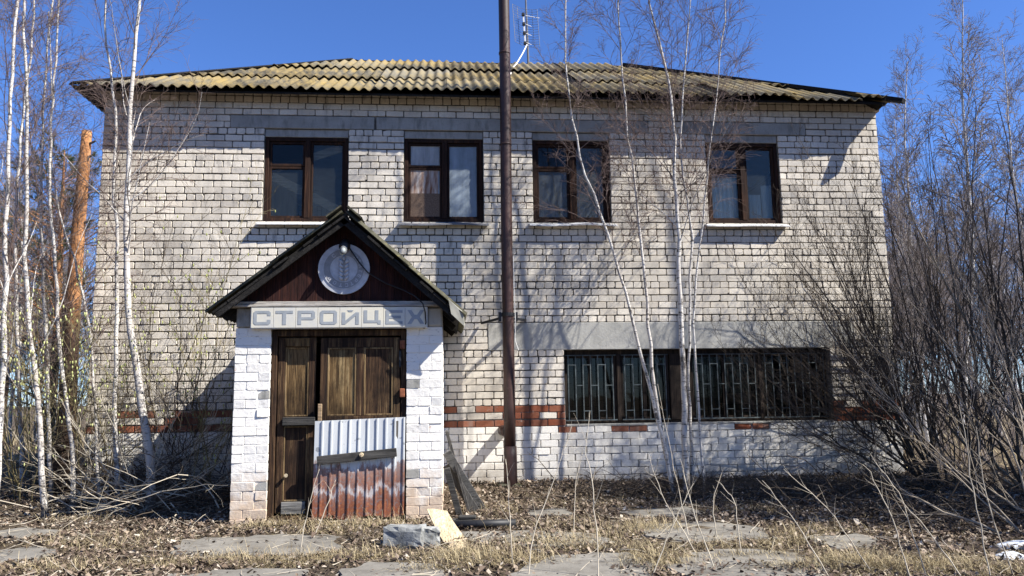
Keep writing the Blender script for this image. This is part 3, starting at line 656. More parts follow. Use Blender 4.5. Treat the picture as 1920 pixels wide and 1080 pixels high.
# door frame and leaves
z0d = -0.05
df = MB().box(-1.974, -1.915, PY+0.03, PY+0.15, z0d, 2.055).box(-0.525, -0.467, PY+0.03, PY+0.15, z0d, 2.055).box(-1.914, -0.526, PY+0.031, PY+0.15, 1.985, 2.056).box(-1.914, -0.526, PY+0.035, PY+0.15, z0d, 0.0)
df.build('door_frame', M['door'], PORCH, bevel=0.006)
MB().box(-1.97, -0.47, -1.0, -0.95, z0d, 2.0).build('shade_sheet', M['black'], PORCH)  # added black sheet standing in for the dark inside the porch
def leaf(x0, x1, z0, z1, y, label):
    mb = MB(); w_ = 0.075
    mb.box(x0, x0+w_, y, y+0.045, z0, z1); mb.box(x1-w_, x1, y, y+0.045, z0, z1)
    mb.box(x0+w_, x1-w_, y, y+0.045, z0, z0+0.12); mb.box(x0+w_, x1-w_, y, y+0.045, z1-0.11, z1); mb.box(x0+w_, x1-w_, y, y+0.045, 0.98, 1.08)
    o = mb.build('door', M['door'], PORCH, bevel=0.004); o['label'] = label; return o
ly = PY+0.06
DL = leaf(-1.905, -1.485, 0.03, 1.975, ly, 'narrow brown left leaf')
MB().box(-1.828, -1.562, ly+0.018, ly+0.034, 1.082, 1.863).build('panel', M['doory'], DL)
MB().box(-1.828, -1.562, ly+0.018, ly+0.034, 0.152, 0.978).build('panel', M['door'], DL)
MB().box(-1.835, -1.475, ly-0.055, ly-0.002, 0.985, 1.075).build('cross_bar', M['dark_x'], DL, bevel=0.006)
MB().box(-1.83, -1.57, ly-0.03, ly-0.002, 0.02, 0.15).build('kick_board', M['grey_x'], DL, bevel=0.004)
MB().box(-1.83, -1.56, ly-0.025, ly-0.002, 1.87, 1.965).build('top_board', M['doory'], DL, bevel=0.004)
for q in ((-1.828, -1.562, 1.082, 1.863, ly+0.004), (-1.828, -1.562, 0.152, 0.978, ly+0.004)):
    mo = MB(); frame_rect(mo, q[0]+.001, q[1]-.001, q[2]+.001, q[3]-.001, q[4], q[4]+0.016, 0.016); mo.build('moulding', M['moulding'], DL, bevel=0.003)
kb = MB(); kb.tube([(-1.78, ly-0.002, 0.44), (-1.78, ly-0.05, 0.44)], [0.012, 0.022], 8); kb.build('knob', M['ply'], DL)
DR = leaf(-1.43, -0.535, 0.03, 1.965, ly-0.035, 'wide brown right leaf clad below in rusting sheet metal')
MB().box(-1.025, -0.945, ly-0.034, ly+0.008, 1.082, 1.853).build('stile', M['door'], DR, bevel=0.004)
MB().box(-1.352, -1.027, ly-0.018, ly-0.004, 1.082, 1.853).build('panel', M['doory'], DR)
MB().box(-0.943, -0.612, ly-0.018, ly-0.004, 1.082, 1.853).build('panel', M['door'], DR)
MB().box(-1.352, -0.612, ly-0.018, ly-0.004, 0.152, 0.978).build('panel', M['door'], DR)
for q in ((-1.352, -1.027), (-0.943, -0.612)):
    mo = MB(); frame_rect(mo, q[0]+.001, q[1]-.001, 1.083, 1.852, ly-0.031, ly-0.016, 0.018); mo.build('moulding', M['moulding'], DR, bevel=0.003)
MB().box(-1.445, -1.40, ly-0.06, ly-0.036, 1.03, 1.22).build('handle_plate', M['pine'], DR, bevel=0.004)
for zz in (1.28, 1.83): MB().box(-0.535, -0.478, ly-0.07, ly-0.036, zz, zz+0.10).build('hinge', M['hinge'], DR, bevel=0.006)
for zz in (1.62,): MB().box(-0.545, -0.52, ly-0.065, ly-0.036, zz, zz+0.19).build('hinge_pin', M['black'], DR, bevel=0.004)
# ribbed sheet: ribs every 0.10 m; bottom edge ragged, hangs a little out of plumb
xs_, ys_ = [], []
x = -1.47
while x < -0.545:
    for dx, dy in ((0, 0), (0.076, 0), (0.079, -0.013), (0.094, -0.013), (0.097, 0)): xs_.append(x+dx); ys_.append(dy)
    x += 0.1005
xs_ = np.array(xs_); ys_ = np.array(ys_); n = len(xs_); zr = np.array([-0.04, 0.1, 0.35, 0.7, 1.03])
V = []
for i, zz in enumerate(zr):
    for x, dy in zip(xs_, ys_):
        sh = (x+1.47)*0.03
        V.append((x-0.012*(1-i/4), ly-0.075+dy-0.03*(1-i/4)+0.006*math.sin(x*9+i), zz+sh+(0.015*math.sin(x*13) if i == 0 else 0)))
V = np.array(V); i_ = (np.arange(4)[:, None]*n+np.arange(n-1)).ravel()
link('ribbed_sheet', npmesh('ribbed_sheet', np.concatenate([V, V+(0, 0.002, 0)]), [np.stack([i_, i_+1, i_+n+1, i_+n], 1), np.stack([i_+n, i_+n+1, i_+1, i_], 1)+len(V)], M['sheet']), DR)
MB().beam((-1.43, ly-0.135, 0.60), (-0.56, ly-0.128, 0.675), 0.035, 0.095, (0,1,0)).build('door_bar', M['dark_x'], DR, bevel=0.005)
kb = MB(); kb.tube([(-0.945, ly-0.150, 0.655), (-0.945, ly-0.172, 0.655)], [0.026, 0.022], 10); kb.tube([(-0.945, ly-0.170, 0.655), (-0.945, ly-0.178, 0.655)], [0.010, 0.008], 8); kb.build('knob', M['ply'], DR)
MB().box(-0.60, -0.545, ly-0.085, ly-0.037, 0.0, 1.02).build('edge_board', M['grey_z'], DR, bevel=0.004)

# ------------------------------------------------------------------ name board: СТРОЙЦЕХ
SG = thing('sign_board', (-1.21, PY-0.05, 2.07), 'long pale tiled name board with grey letters above the door', 'sign')
sx0, sx1, sz0, sz1 = -2.185, -0.228, 2.072, 2.300; sy = PY-0.10
MB().box(sx0-0.008, sx1+0.008, sy+0.012, PY+0.008, sz0-0.008, sz1+0.004).build('backing', M['pale'], SG)
rect = lambda a, b, c, d: [(a, c), (b, c), (b, d), (a, d)]
GL = {
 'С': [[(1,.64),(1,.88),(.88,1),(.12,1),(0,.88),(0,.12),(.12,0),(.88,0),(1,.12),(1,.36),(.8,.36),(.8,.2),(.2,.2),(.2,.8),(.8,.8),(.8,.64)]],
 'Т': [[(0,1),(0,.8),(.39,.8),(.39,0),(.61,0),(.61,.8),(1,.8),(1,1)]],
 'Р': [rect(0,.2,0,1), [(.2,1),(.2,.8),(1,.8),(1,.88),(.88,1)], rect(.8,1,.53,.8), [(.2,.53),(.2,.34),(.88,.34),(1,.46),(1,.53)]],
 'О': [rect(0,.2,.2,.8), rect(.8,1,.2,.8), [(0,.8),(1,.8),(1,.88),(.88,1),(.12,1),(0,.88)], [(0,.2),(0,.12),(.12,0),(.88,0),(1,.12),(1,.2)]],
 'Й': [rect(0,.2,0,.86), rect(.8,1,0,.86), [(.2,0),(.8,.6),(.8,.86),(.2,.26)], [(.32,1.02),(.40,.90),(.60,.90),(.68,1.02)]],
 'Ц': [rect(0,.2,.28,1), rect(.66,.86,.28,1), rect(0,1,.1,.28), rect(.82,1,0,.1)],
 'Е': [rect(0,.2,0,1), rect(.2,1,0,.2), rect(.2,.9,.4,.6), rect(.2,1,.8,1)],
 'Х': [[(0,1),(.24,1),(.42,.66),(.58,.66),(.76,1),(1,1),(.74,.5),(1,0),(.76,0),(.58,.34),(.42,.34),(.24,0),(0,0),(.26,.5)]]}
tw = (sx1-sx0)/8
for i, ch in enumerate('СТРОЙЦЕХ'):
    a = sx0+i*tw
    T = MB().box(a+0.002, a+tw-0.002, sy, sy+0.012, sz0, sz1).build('tile', M['tile'], SG, bevel=0.0015)
    lt = MB(); lw, lh = tw-0.055, 0.158
    for poly in GL[ch]: lt.prism([(a+0.027+x*lw, sz0+0.034+z*lh) for x, z in poly], sy-0.003, sy-0.0005)
    lt.build('letter', M['letter'], T)

# ------------------------------------------------------------------ round plaque with a wheat ear
PQ = thing('plaque', (-1.17, PY-0.04, 2.44), 'round grey cast plaque with wheat ear on the porch gable', 'plaque')
pc = np.array([-1.172, PY-0.06, 2.748]); PR = 0.292
def disc(r0, r1, y0, y1, name, mat, par, n=56):
    mb = MB(); V = []
    for y, rr_ in ((y0, r0), (y0, r1), (y1, r1), (y1, r0)):
        for k in range(n): th = 2*math.pi*k/n; V.append((pc[0]+rr_*math.cos(th), y, pc[2]+rr_*math.sin(th)))
    F = []
    for a, b in ((0, 1), (1, 2), (2, 3), (3, 0)):
        F += [(a*n+k, a*n+(k+1) % n, b*n+(k+1) % n, b*n+k) for k in range(n)]
    return mb.add(V, F).build(name, mat, par)
disc(0.001, PR, pc[1]+0.0, pc[1]+0.034, 'disc', M['plaque'], PQ)
disc(0.155, 0.228, pc[1]-0.004, pc[1]+0.001, 'ring', M['plaquering'], PQ)
disc(0.228, 0.238, pc[1]-0.008, pc[1]+0.001, 'rim', M['plaque'], PQ)
disc(0.146, 0.155, pc[1]-0.008, pc[1]+0.001, 'rim', M['plaque'], PQ)
mb = MB()
for i in range(5):
    zc = pc[2]-0.115+i*0.047
    for s in (-1, 1):
        mb.tube([(pc[0]+s*0.006, pc[1]-0.004, zc-0.022), (pc[0]+s*0.026, pc[1]-0.014, zc), (pc[0]+s*0.046, pc[1]-0.012, zc+0.024), (pc[0]+s*0.052, pc[1]-0.006, zc+0.04)], [0.006, 0.022, 0.016, 0.004], 8)
mb.tube([(pc[0], pc[1]-0.004, pc[2]+0.09), (pc[0], pc[1]-0.014, pc[2]+0.12), (pc[0], pc[1]-0.006, pc[2]+0.155)], [0.008, 0.024, 0.006], 8)
mb.build('wheat_ear', M['plaque'], PQ, smooth=True)
glyph = 'СТРОЙ'
# raised lettering round the ring
let = MB(); seq = [(128, 'С'), (45, 'И'), (28, 'Т'), (10, 'И'), (-8, 'Т'), (-26, 'Е'), (-44, 'Р'), (-62, 'Т'), (-80, 'С'), (-100, 'Т'), (-122, 'О'), (-144, 'Р')]
GL['И'] = GL['Й'][:3]
for ang, ch in seq:
    th = RAD(ang); ct, st = math.cos(th), math.sin(th)
    for poly in GL[ch]:
        q = []
        for x, z_ in poly:
            lx, lz = (x-0.5)*0.034, (z_-0.5)*0.042
            q.append((pc[0]+ct*(0.191+lz)+st*lx, pc[2]+st*(0.191+lz)-ct*lx))
        let.prism(q, pc[1]-0.008, pc[1]-0.0045)
let.build('lettering', M['plaque'], PQ)
# ------------------------------------------------------------------ lamp over the plaque and its cable
LP = thing('lamp', (-1.165, PY-0.05, 3.02), 'black socket lamp with glass jar above the round plaque', 'lamp')
l0 = np.array([-1.165, PY-0.028, 3.055]); ld = unit((0.0, -0.75, -0.55))
mb = MB(); mb.tube([l0, l0+ld*0.05, l0+ld*0.10, l0+ld*0.13], [0.05, 0.062, 0.062, 0.045], 16); mb.build('socket', M['black'], LP, smooth=True)
mb = MB(); mb.tube([l0+ld*0.125, l0+ld*0.16, l0+ld*0.22, l0+ld*0.26, l0+ld*0.272], [0.040, 0.043, 0.040, 0.03, 0.008], 16); mb.build('glass_jar', M['lampglass'], LP, smooth=True)
mb = MB(); mb.tube([l0+ld*0.13, l0+ld*0.17, l0+ld*0.21, l0+ld*0.23], [0.014, 0.024, 0.024, 0.006], 10); mb.build('bulb', M['pale'], LP, smooth=True)
cb = MB(); cb.tube([(-1.12, PY-0.06, 3.0), (-1.08, PY-0.09, 2.94), (-1.00, PY-0.10, 2.82), (-0.90, PY-0.09, 2.70), (-0.70, PY-0.07, 2.58), (-0.50, PY-0.09, 2.50), (-0.36, PY-0.15, 2.42), (-0.27, PY-0.19, 2.33), (-0.245, PY-0.12, 2.24), (-0.235, PY-0.11, 2.12), (-0.26, PY-0.06, 2.06)], 0.008, 6)
cb.build('cable', M['black'], LP, smooth=True)

# ------------------------------------------------------------------ rusty flue pipe
pxx, pyy = 0.863, -0.385
FP = thing('flue_pipe', (pxx, pyy, 0), 'tall rusty steel flue pipe standing in front of the brick wall', 'pipe')
zz = np.linspace(0.55, 8.6, 14); mb = MB(); mb.tube([(pxx+0.004*math.sin(z*1.3), pyy, z) for z in zz], 0.081, 24); mb.build('shaft', M['pipe'], FP, smooth=True)
mb = MB(); mb.tube([(pxx+0.006, pyy-0.005, z) for z in (-0.05, 0.2, 0.45, 0.60)], [0.10, 0.094, 0.092, 0.088], 20); mb.build('base_sleeve', M['pipe'], FP, smooth=True)
mb = MB(); mb.tube([(pxx-0.02, pyy+0.02, 0.80), (pxx-0.05, -0.2, 0.80), (pxx-0.07, 0.03, 0.80)], 0.075, 16); mb.build('wall_stub', M['pipe'], FP, smooth=True)
for z in (4.9, 6.3): mb = MB(); mb.tube([(pxx, pyy, z), (pxx, pyy, z+0.03)], 0.086, 20); mb.build('weld_ring', M['pipe'], FP, smooth=True)
mb = MB(); mb.tube([(pxx, pyy, 2.40), (pxx, pyy, 2.45)], 0.092, 20); CL = mb.build('clamp', M['black'], FP)
for s in (-1, 1): MB().box(pxx+s*0.115-0.02, pxx+s*0.115+0.02, pyy-0.03, pyy+0.03, 2.33, 2.46).build('bolt_plate', M['black'], CL)
MB().beam((pxx-0.36, -0.03, 2.34), (pxx-0.11, pyy, 2.375), 0.03, 0.03, (0,0,1)).beam((pxx+0.28, -0.03, 2.38), (pxx+0.10, pyy, 2.37), 0.03, 0.035, (0,0,1)).build('bracket', M['black'], CL)
mb = MB(); mb.box(pxx-0.17, pxx+0.15, pyy-0.1, pyy+0.15, -0.12, 0.10).build('footing', M['moss'], FP, bevel=0.02)
wr = MB(); wr.tube([(pxx+0.087, pyy-0.02, 3.25), (pxx+0.088, pyy-0.03, 2.8), (pxx+0.10, pyy-0.04, 2.3), (pxx+0.095, pyy-0.03, 2.05), (pxx+0.14, pyy-0.03, 1.92)], 0.005, 5); wr.build('wire', M['wire'], FP)

# ------------------------------------------------------------------ antenna
ab = at(991, 118, 3.35); a1 = at(984, -40, 3.30)
AN = thing('tv_antenna', tuple(ab), 'old mesh television antenna on thin mast at the roof ridge', 'antenna')
mb = MB(); mb.tube([ab-(0,0,.25), ab*0.55+a1*0.45, a1], [0.024, 0.02, 0.014], 8); mb.build('mast', M['grey_metal'], AN)
mb = MB()
tl, tr_, bl, brr = at(960, 12, 3.2), at(1006, 22, 3.2), at(965, 82, 3.2), at(1011, 92, 3.2)
def lerp(a, b, t): return a*(1-t)+b*t
for i in range(16):
    t = i/15; a, b = lerp(tl, bl, t), lerp(tr_, brr, t)
    P_ = [lerp(a, b, s)+np.array([0, 0.10*abs(2*s-1)**2*-1, 0]) for s in np.linspace(0, 1, 7)]; mb.tube(P_, 0.0035, 4)
for s in (0.0, 0.2, 0.8, 1.0): mb.tube([lerp(lerp(tl, tr_, s), lerp(bl, brr, s), t)+np.array([0, -0.10*abs(2*s-1)**2, 0]) for t in (0, .5, 1)], 0.0045, 4)
mb.build('reflector', M['grey_metal'], AN)
mb = MB(); mb.beam(at(981, 25, 3.12), at(985, 80, 3.12), 0.03, 0.02).build('boom', M['pale'], AN)
for py in (27, 45, 62, 81): MB().box(*sum([[c-0.03, c+0.03] for c in at(981+(py-27)/15, py, 3.10)], [])).build('insulator', M['black'], AN, bevel=0.008)
mb = MB()
for py in (29, 45, 62, 79): 
    p = at(985, py, 3.12); mb.tube([p, p+(0.28 if py == 29 else 0.12, 0, -0.05)], 0.005, 4)
mb.build('whiskers', M['wire'], AN)
mb = MB(); mb.tube([at(988, 84, 3.1), at(980, 100, 2.9), at(968, 120, 2.7), at(960, 128, 2.45), at(957, 140, 1.8)], 0.012, 6); mb.build('cable', M['wire'], AN)

# ------------------------------------------------------------------ bits lying by the porch
def gp(px, py, n=6):                   # the ground point seen at a pixel
    d = AF + (px-960)/FPX*AR - (py-540)/FPX*AU; z = -0.05
    for _ in range(n): p = CPOS+d*((z-CH)/d[2]); z = float(gz(p[0], p[1]))
    return np.array([p[0], p[1], z])
def rough_block(name, c, sx, sy, sz, rot, mat, label, seed):
    r = np.random.default_rng(seed); bm = bmesh.new(); bmesh.ops.create_cube(bm, size=1.0)
    bmesh.ops.subdivide_edges(bm, edges=bm.edges[:], cuts=4, use_grid_fill=True)
    for v in bm.verts:
        p = Vector(v.co); k = sum(1 for q in p if abs(q) > 0.49)
        v.co = Vector((p.x*sx, p.y*sy, (p.z+0.5)*sz))+Vector(r.normal(0, 1, 3))*(0.004 if k < 2 else 0.009)-Vector((p.x, p.y, p.z*0.6))*(0.015 if k == 2 else 0.022 if k == 3 else 0)
    me = bpy.data.meshes.new(name); bm.to_mesh(me); bm.free(); me.materials.append(mat)
    o = link(name, me); o.location = (c[0], c[1], c[2]-0.015); o.rotation_euler = (0, 0, rot); return tag(o, label, 'block')
b1 = gp(752, 1030); rough_block('concrete_block', b1+(0.03, 0.12, 0), 0.36, 0.20, 0.20, RAD(-14), M['block'], 'larger broken concrete block with white paint beside the bent sheet', 1)
b2 = gp(806, 1028); rough_block('concrete_block', b2+(0.0, 0.10, 0), 0.17, 0.18, 0.18, RAD(4), M['block'], 'smaller square concrete block between large block and bent sheet', 2)
# bent sunbleached sheet propped on the block
a, b, c, d = gp(800, 992)+(0,0,.20), gp(838, 992)+(0,0,.19), gp(890, 1022)+(0,0,.01), gp(850, 1036)+(0,0,.012)
V = []; n = 9
for i in range(n):
    t = i/(n-1); sag = -0.05*math.sin(math.pi*t)
    for j in range(5):
        s = j/4; V.append(lerp(lerp(a, d, t), lerp(b, c, t), s)+np.array([0, 0, sag+0.006*math.sin(s*5+t*7)]))
V = np.array(V); i_ = (np.arange(n-1)[:, None]*5+np.arange(4)).ravel(); Fa = np.stack([i_, i_+1, i_+6, i_+5], 1)
per = list(range(0, 5))+[5*k+4 for k in range(1, n)]+[5*(n-1)+k for k in range(3, -1, -1)]+[5*k for k in range(n-2, 0, -1)]
Q = len(V); Fe = np.array([(per[k], per[(k+1) % len(per)], per[(k+1) % len(per)]+Q, per[k]+Q) for k in range(len(per))])
tag(link('plywood_sheet', npmesh('plywood_sheet', np.concatenate([V, V-(0,0,.008)]), [Fa, Fa[:, ::-1]+Q, Fe], M['ply'])), 'curled sunbleached plywood sheet lying against concrete block', 'sheet')
# planks leaning on the porch's right side
PLK = [((828, 808, -2.15), (880, 962, -2.0), 0.07, 0.035, 'grey_z', 'long dark plank leaning highest against porch side'),
       ((829, 848, -2.22), (905, 967, -1.75), 0.012, 0.10, 'grey_x', 'pale edged thin board leaning against porch side'),
       ((829, 878, -2.28), (862, 966, -2.2), 0.05, 0.07, 'dark_x', 'short dark timber leaning lowest against porch side'),
       ((831, 872, -2.05), (893, 966, -1.95), 0.02, 0.10, 'grey_z', 'wide dark board leaning behind the long plank')]
for (p, q, w_, h_, mt, lab) in PLK:
    P0 = at(*p); P0[0] = max(P0[0], PX1+0.045); g = at(*q); g[2] = gz(g[0], g[1])-0.005
    o = MB().beam(g-g, P0-g, w_, h_, (0,1,0)).build('plank', M[mt], None, bevel=0.003, loc=tuple(g)); tag(o, lab, 'plank')
g = gp(905, 992); o = MB(); o.tube([(-0.42, 0.02, 0.045), (0, 0, 0.05), (0.34, -0.02, 0.05)], 0.045, 12)
tag(o.build('metal_pipe', M['black'], None, smooth=True, loc=tuple(g)), 'short black pipe lying behind the bent plywood sheet', 'pipe')
g = gp(868, 986); o = MB(); o.box(-0.12, 0.10, -0.08, 0.08, 0.0, 0.07).box(-0.05, 0.14, -0.06, 0.02, 0.0705, 0.11)
tag(o.build('scrap_box', M['dark_x'], None, bevel=0.012, loc=tuple(g)), 'crushed dark scrap box at the foot of the leaning planks', 'scrap')
g = gp(800, 1006); o = MB().beam((-0.25, 0.0, 0.015), (0.26, 0.12, 0.06), 0.09, 0.02, (0,1,0))
tag(o.build('plank', M['dark_x'], None, loc=tuple(g)), 'dark board lying flat behind the concrete blocks', 'plank')
# ------------------------------------------------------------------ broken concrete paving
PAVE = bpy.data.objects.new('pavement', None); COL.objects.link(PAVE); PAVE['kind'] = 'structure'
SLABS = [[(318,1040),(345,1016),(480,1005),(640,1006),(652,1030),(560,1042),(400,1046)],
         [(640,1075),(700,1058),(810,1056),(835,1075),(838,1110),(600,1115)],
         [(855,1000),(1000,996),(1120,1004),(1150,1022),(1010,1026),(880,1018)],
         [(965,1072),(1040,1045),(1190,1040),(1225,1062),(1210,1120),(950,1120)],
         [(1215,985),(1330,978),(1420,990),(1450,1012),(1300,1018),(1200,1006)],
         [(1300,1040),(1400,1030),(1490,1036),(1560,1066),(1500,1120),(1330,1115),(1260,1070)],
         [(-60,1040),(60,1026),(110,1036),(60,1054),(-80,1060)],
         [(300,1085),(470,1066),(570,1070),(560,1120),(240,1125)],
         [(1160,960),(1290,952),(1320,964),(1200,972)],
         [(985,958),(1060,955),(1075,966),(1000,970)],
         [(-60,1000),(40,990),(120,1000),(30,1010)],
         [(1500,1010),(1620,1004),(1660,1020),(1560,1030)]]
SLABW = []; rsl = np.random.default_rng(77)
for poly in SLABS:
    P_ = []
    n = len(poly)
    for i in range(n):
        for t in (0, .17, .33, .5, .66, .83):
            q = (poly[i][0]*(1-t)+poly[(i+1) % n][0]*t, poly[i][1]*(1-t)+poly[(i+1) % n][1]*t); p = gp(*q); j = rsl.normal(0, 0.03)
            P_.append((p[0]+j, p[1]-j))
    cx, cy = np.mean(P_, 0); zt = float(np.mean(gz([p[0] for p in P_], [p[1] for p in P_])))+0.012
    SLABW.append(np.array(P_)); n = len(P_)
    V = [(x, y, zt) for x, y in P_]+[(x*1.0+(x-cx)*0.01, y+(y-cy)*0.01, zt-0.012) for x, y in P_]+[(x+(x-cx)*0.01, y+(y-cy)*0.01, zt-0.12) for x, y in P_]
    ar = sum(P_[i][0]*P_[(i+1) % n][1]-P_[(i+1) % n][0]*P_[i][1] for i in range(n))
    F = [tuple(range(n))]+[(i, i+n, (i+1) % n+n, (i+1) % n) for i in range(n)]+[(i+n, i+2*n, (i+1) % n+2*n, (i+1) % n+n) for i in range(n)]
    if ar < 0: F = [f[::-1] for f in F]
    MB().add(V, F).build('slab', M['slab'], PAVE)
def on_slab(x, y):
    ins = np.zeros(len(x), bool)
    for P_ in SLABW:
        c = np.zeros(len(x), bool); n = len(P_)
        for i in range(n):
            x1, y1 = P_[i]; x2, y2 = P_[(i+1) % n]
            cond = ((y1 > y) != (y2 > y)) & (x < (x2-x1)*(y-y1)/(y2-y1+1e-12)+x1); c ^= cond
        ins |= c
    return ins
def in_porch(x, y, m=0.0): return (x > PX0-m) & (x < PX1+m) & (y > PY-m)
# snow remnants by the right edge
for (px, py, sx, sy, lab) in ((1912, 1027, 0.22, 0.09, 'larger leftover snow patch in the shade of the shrubs'), (1892, 1048, 0.12, 0.05, 'smaller leftover snow patch beside the larger one')):
    g = gp(px, py); bm = bmesh.new(); bmesh.ops.create_icosphere(bm, subdivisions=3, radius=1.0)
    for v in bm.verts: k = 1+0.18*math.sin(v.co.x*5+v.co.y*4)+0.1*math.sin(v.co.y*9); v.co = Vector((v.co.x*sx*k, v.co.y*sy*k, max(v.co.z, -0.3)*0.06))
    me = bpy.data.meshes.new('snow_patch'); bm.to_mesh(me); bm.free(); me.materials.append(M['snow']); me.polygons.foreach_set('use_smooth', np.ones(len(me.polygons), bool))
    tag(link('snow_patch', me, None, tuple(g)), lab, 'snow')

# ------------------------------------------------------------------ leaf litter and grass (too many to count)
rg = np.random.default_rng(21)
def scatter(n, x0, x1, y0, y1, keep):
    x = rg.uniform(x0, x1, n); y = rg.uniform(y0, y1, n); k = keep(x, y); return x[k], y[k]
def lk(x, y):
    patch = 0.5+0.5*np.sin(x*1.3+2*np.sin(y*0.9))*np.sin(y*1.7+x*0.4+1)
    pr = np.where(on_slab(x, y), 0.04+0.5*(patch > 0.72), 0.45+0.55*patch)
    return (rg.random(len(x)) < pr) & ~in_porch(x, y) & (y < -0.02)
x, y = scatter(110000, -7.5, 9, -7.0, -0.02, lk)
n = len(x); L = rg.uniform(0.008, 0.026, n)*np.where(rg.random(n) < 0.12, 1.6, 1.0); W_ = L*rg.uniform(0.45, 0.8, n); az = rg.uniform(0, 2*np.pi, n)
z = gz(x, y)+rg.uniform(0.004, 0.04, n)
a = np.stack([np.cos(az), np.sin(az), rg.normal(0, 0.45, n)], 1)*L[:, None]; b = np.stack([-np.sin(az), np.cos(az), rg.normal(0, 0.5, n)], 1)*W_[:, None]
c = np.stack([x, y, z], 1); cup = np.array([0, 0, 1.0])*(L*rg.uniform(-.5, .6, n))[:, None]
V = np.stack([c-a, c-b+cup, c+a, c+b+cup], 1).reshape(-1, 3); i4 = np.arange(n)*4
F = np.concatenate([np.stack([i4, i4+1, i4+2], 1), np.stack([i4, i4+2, i4+3], 1)])
o = link('leaf_litter', npmesh('leaf_litter', V, F, M['leaf'], np.repeat(rg.random(n), 4))); o['kind'] = 'stuff'; tag(o, 'brown dead leaves littering the ground before the building', 'leaves')
def blades(x, y, L, wd, lean, rnd, az=None, curl=0.6):
    n = len(x); az = rg.uniform(0, 2*np.pi, n) if az is None else az
    base = np.stack([x, y, gz(x, y)-0.005], 1); dh = np.stack([np.cos(az), np.sin(az), np.zeros(n)], 1); sd_ = np.stack([-np.sin(az), np.cos(az), np.zeros(n)], 1)
    P = [base]; ang = lean.copy()
    for k in range(3):
        P.append(P[-1]+(dh*np.sin(ang)[:, None]+np.array([0, 0, 1])*np.cos(ang)[:, None])*(L/3)[:, None]); ang = np.minimum(ang+curl*rg.uniform(0.3, 1.2, n), 1.75)
    rows = []
    for k, p in enumerate(P):
        w_ = (wd*(1-0.28*k))[:, None]; p = p.copy(); p[:, 2] = np.maximum(p[:, 2], gz(p[:, 0], p[:, 1])+0.004); rows += [p-sd_*w_, p+sd_*w_]
    V = np.stack(rows, 1).reshape(-1, 3); i8 = np.arange(n)*8
    F = np.concatenate([np.stack([i8+2*k, i8+2*k+1, i8+2*k+3, i8+2*k+2], 1) for k in range(3)])
    return V, F, np.repeat(rnd, 8)
def tufts(name, label, spots, mat, lmin, lmax):
    xs_, ys_, Ls_, az_ = [], [], [], []
    for (px, py, rx, ry, n) in spots:
        g = gp(px, py); q = rg.normal(0, 0.55, (n, 2)); xs_.append(g[0]+q[:, 0]*rx); ys_.append(g[1]+q[:, 1]*ry); Ls_.append(rg.uniform(lmin, lmax, n)); az_.append(rg.normal(rg.uniform(0, 6.3), 1.6, n))
    x, y, L, az = map(np.concatenate, (xs_, ys_, Ls_, az_)); k = ~in_porch(x, y, 0.01) & (y < -0.03); x, y, L, az = x[k], y[k], L[k], az[k]
    V, F, A = blades(x, y, L, np.full(len(x), 0.0022), np.abs(rg.normal(0.85, 0.5, len(x))), rg.random(len(x)), az, 0.8)
    o = link(name, npmesh(name, V, F, M[mat], A)); o['kind'] = 'stuff'; tag(o, label, 'grass')
SP = [(560,985,.35,.12,500),(700,985,.5,.12,700),(620,1000,.4,.1,300),(480,992,.3,.1,300),(760,1010,.3,.15,260),(880,1045,.35,.2,900),(960,1055,.4,.2,600),(830,1065,.3,.15,300),(1010,1020,.5,.1,500),(1090,1028,.4,.12,400),
      (1210,995,.35,.2,900),(1240,1055,.3,.25,900),(1180,1030,.3,.1,350),(520,1058,.35,.1,600),(430,1052,.4,.1,350),(300,1062,.3,.1,260),(640,1048,.4,.1,350),(1600,1060,.3,.2,1200),(1680,1070,.35,.15,800),(1480,1020,.35,.12,500),(1540,1000,.5,.15,350),(1760,1065,.4,.2,700),
      (90,850,.8,.5,700),(200,1030,.6,.2,350),(80,1070,.6,.15,500),(160,975,.6,.2,260),(1860,1075,.4,.2,600),(1400,1045,.4,.1,300),(1060,985,.6,.2,260),(930,960,.4,.3,200),(1130,1010,.4,.12,300),(1330,1025,.4,.1,300),(1120,945,.8,.15,200),(1400,960,.8,.2,200),(250,1010,.5,.1,160),(120,1020,.4,.1,150),(700,1045,.3,.1,220),(1500,1065,.3,.12,300)]
tufts('dry_grass', 'straw coloured dry grass tufts between the broken slabs', SP, 'drygrass', 0.07, 0.26)
x, y = scatter(7000, -7.5, 9, -7, -0.05, lambda x, y: ~on_slab(x, y) & ~in_porch(x, y, .01) & (rg.random(len(x)) < (0.15+0.85*(np.sin(x*2.1+y)*np.sin(y*2.6-x*.7) > 0.15))))
V, F, A = blades(x, y, rg.uniform(0.04, 0.15, len(x)), np.full(len(x), 0.0022), np.abs(rg.normal(0.7, 0.4, len(x))), rg.random(len(x)))
o = link('sparse_grass', npmesh('sparse_grass', V, F, M['greenish'], A)); o['kind'] = 'stuff'; tag(o, 'sparse short dead grass growing through leaf litter', 'grass')
x, y = scatter(30000, -30, 30, -0.2, 26, lambda x, y: ((x < XL-0.15) | (x > XR+0.15)))
V, F, A = blades(x, y, rg.uniform(0.15, 0.45, len(x)), np.full(len(x), 0.006), np.abs(rg.normal(0.5, 0.4, len(x))), rg.random(len(x)))
o = link('meadow_grass', npmesh('meadow_grass', V, F, M['drygrass'], A)); o['kind'] = 'stuff'; tag(o, 'dead grass on the woodland floor beside the building', 'grass')

# fallen sticks
n = 900; x, y = scatter(n*2, -7, 8.5, -6.8, -0.1, lambda x, y: ~in_porch(x, y, .15)); n = len(x); az = rg.uniform(0, np.pi, n); L = rg.uniform(0.05, 0.35, n)
STK = (x, y, az, L)
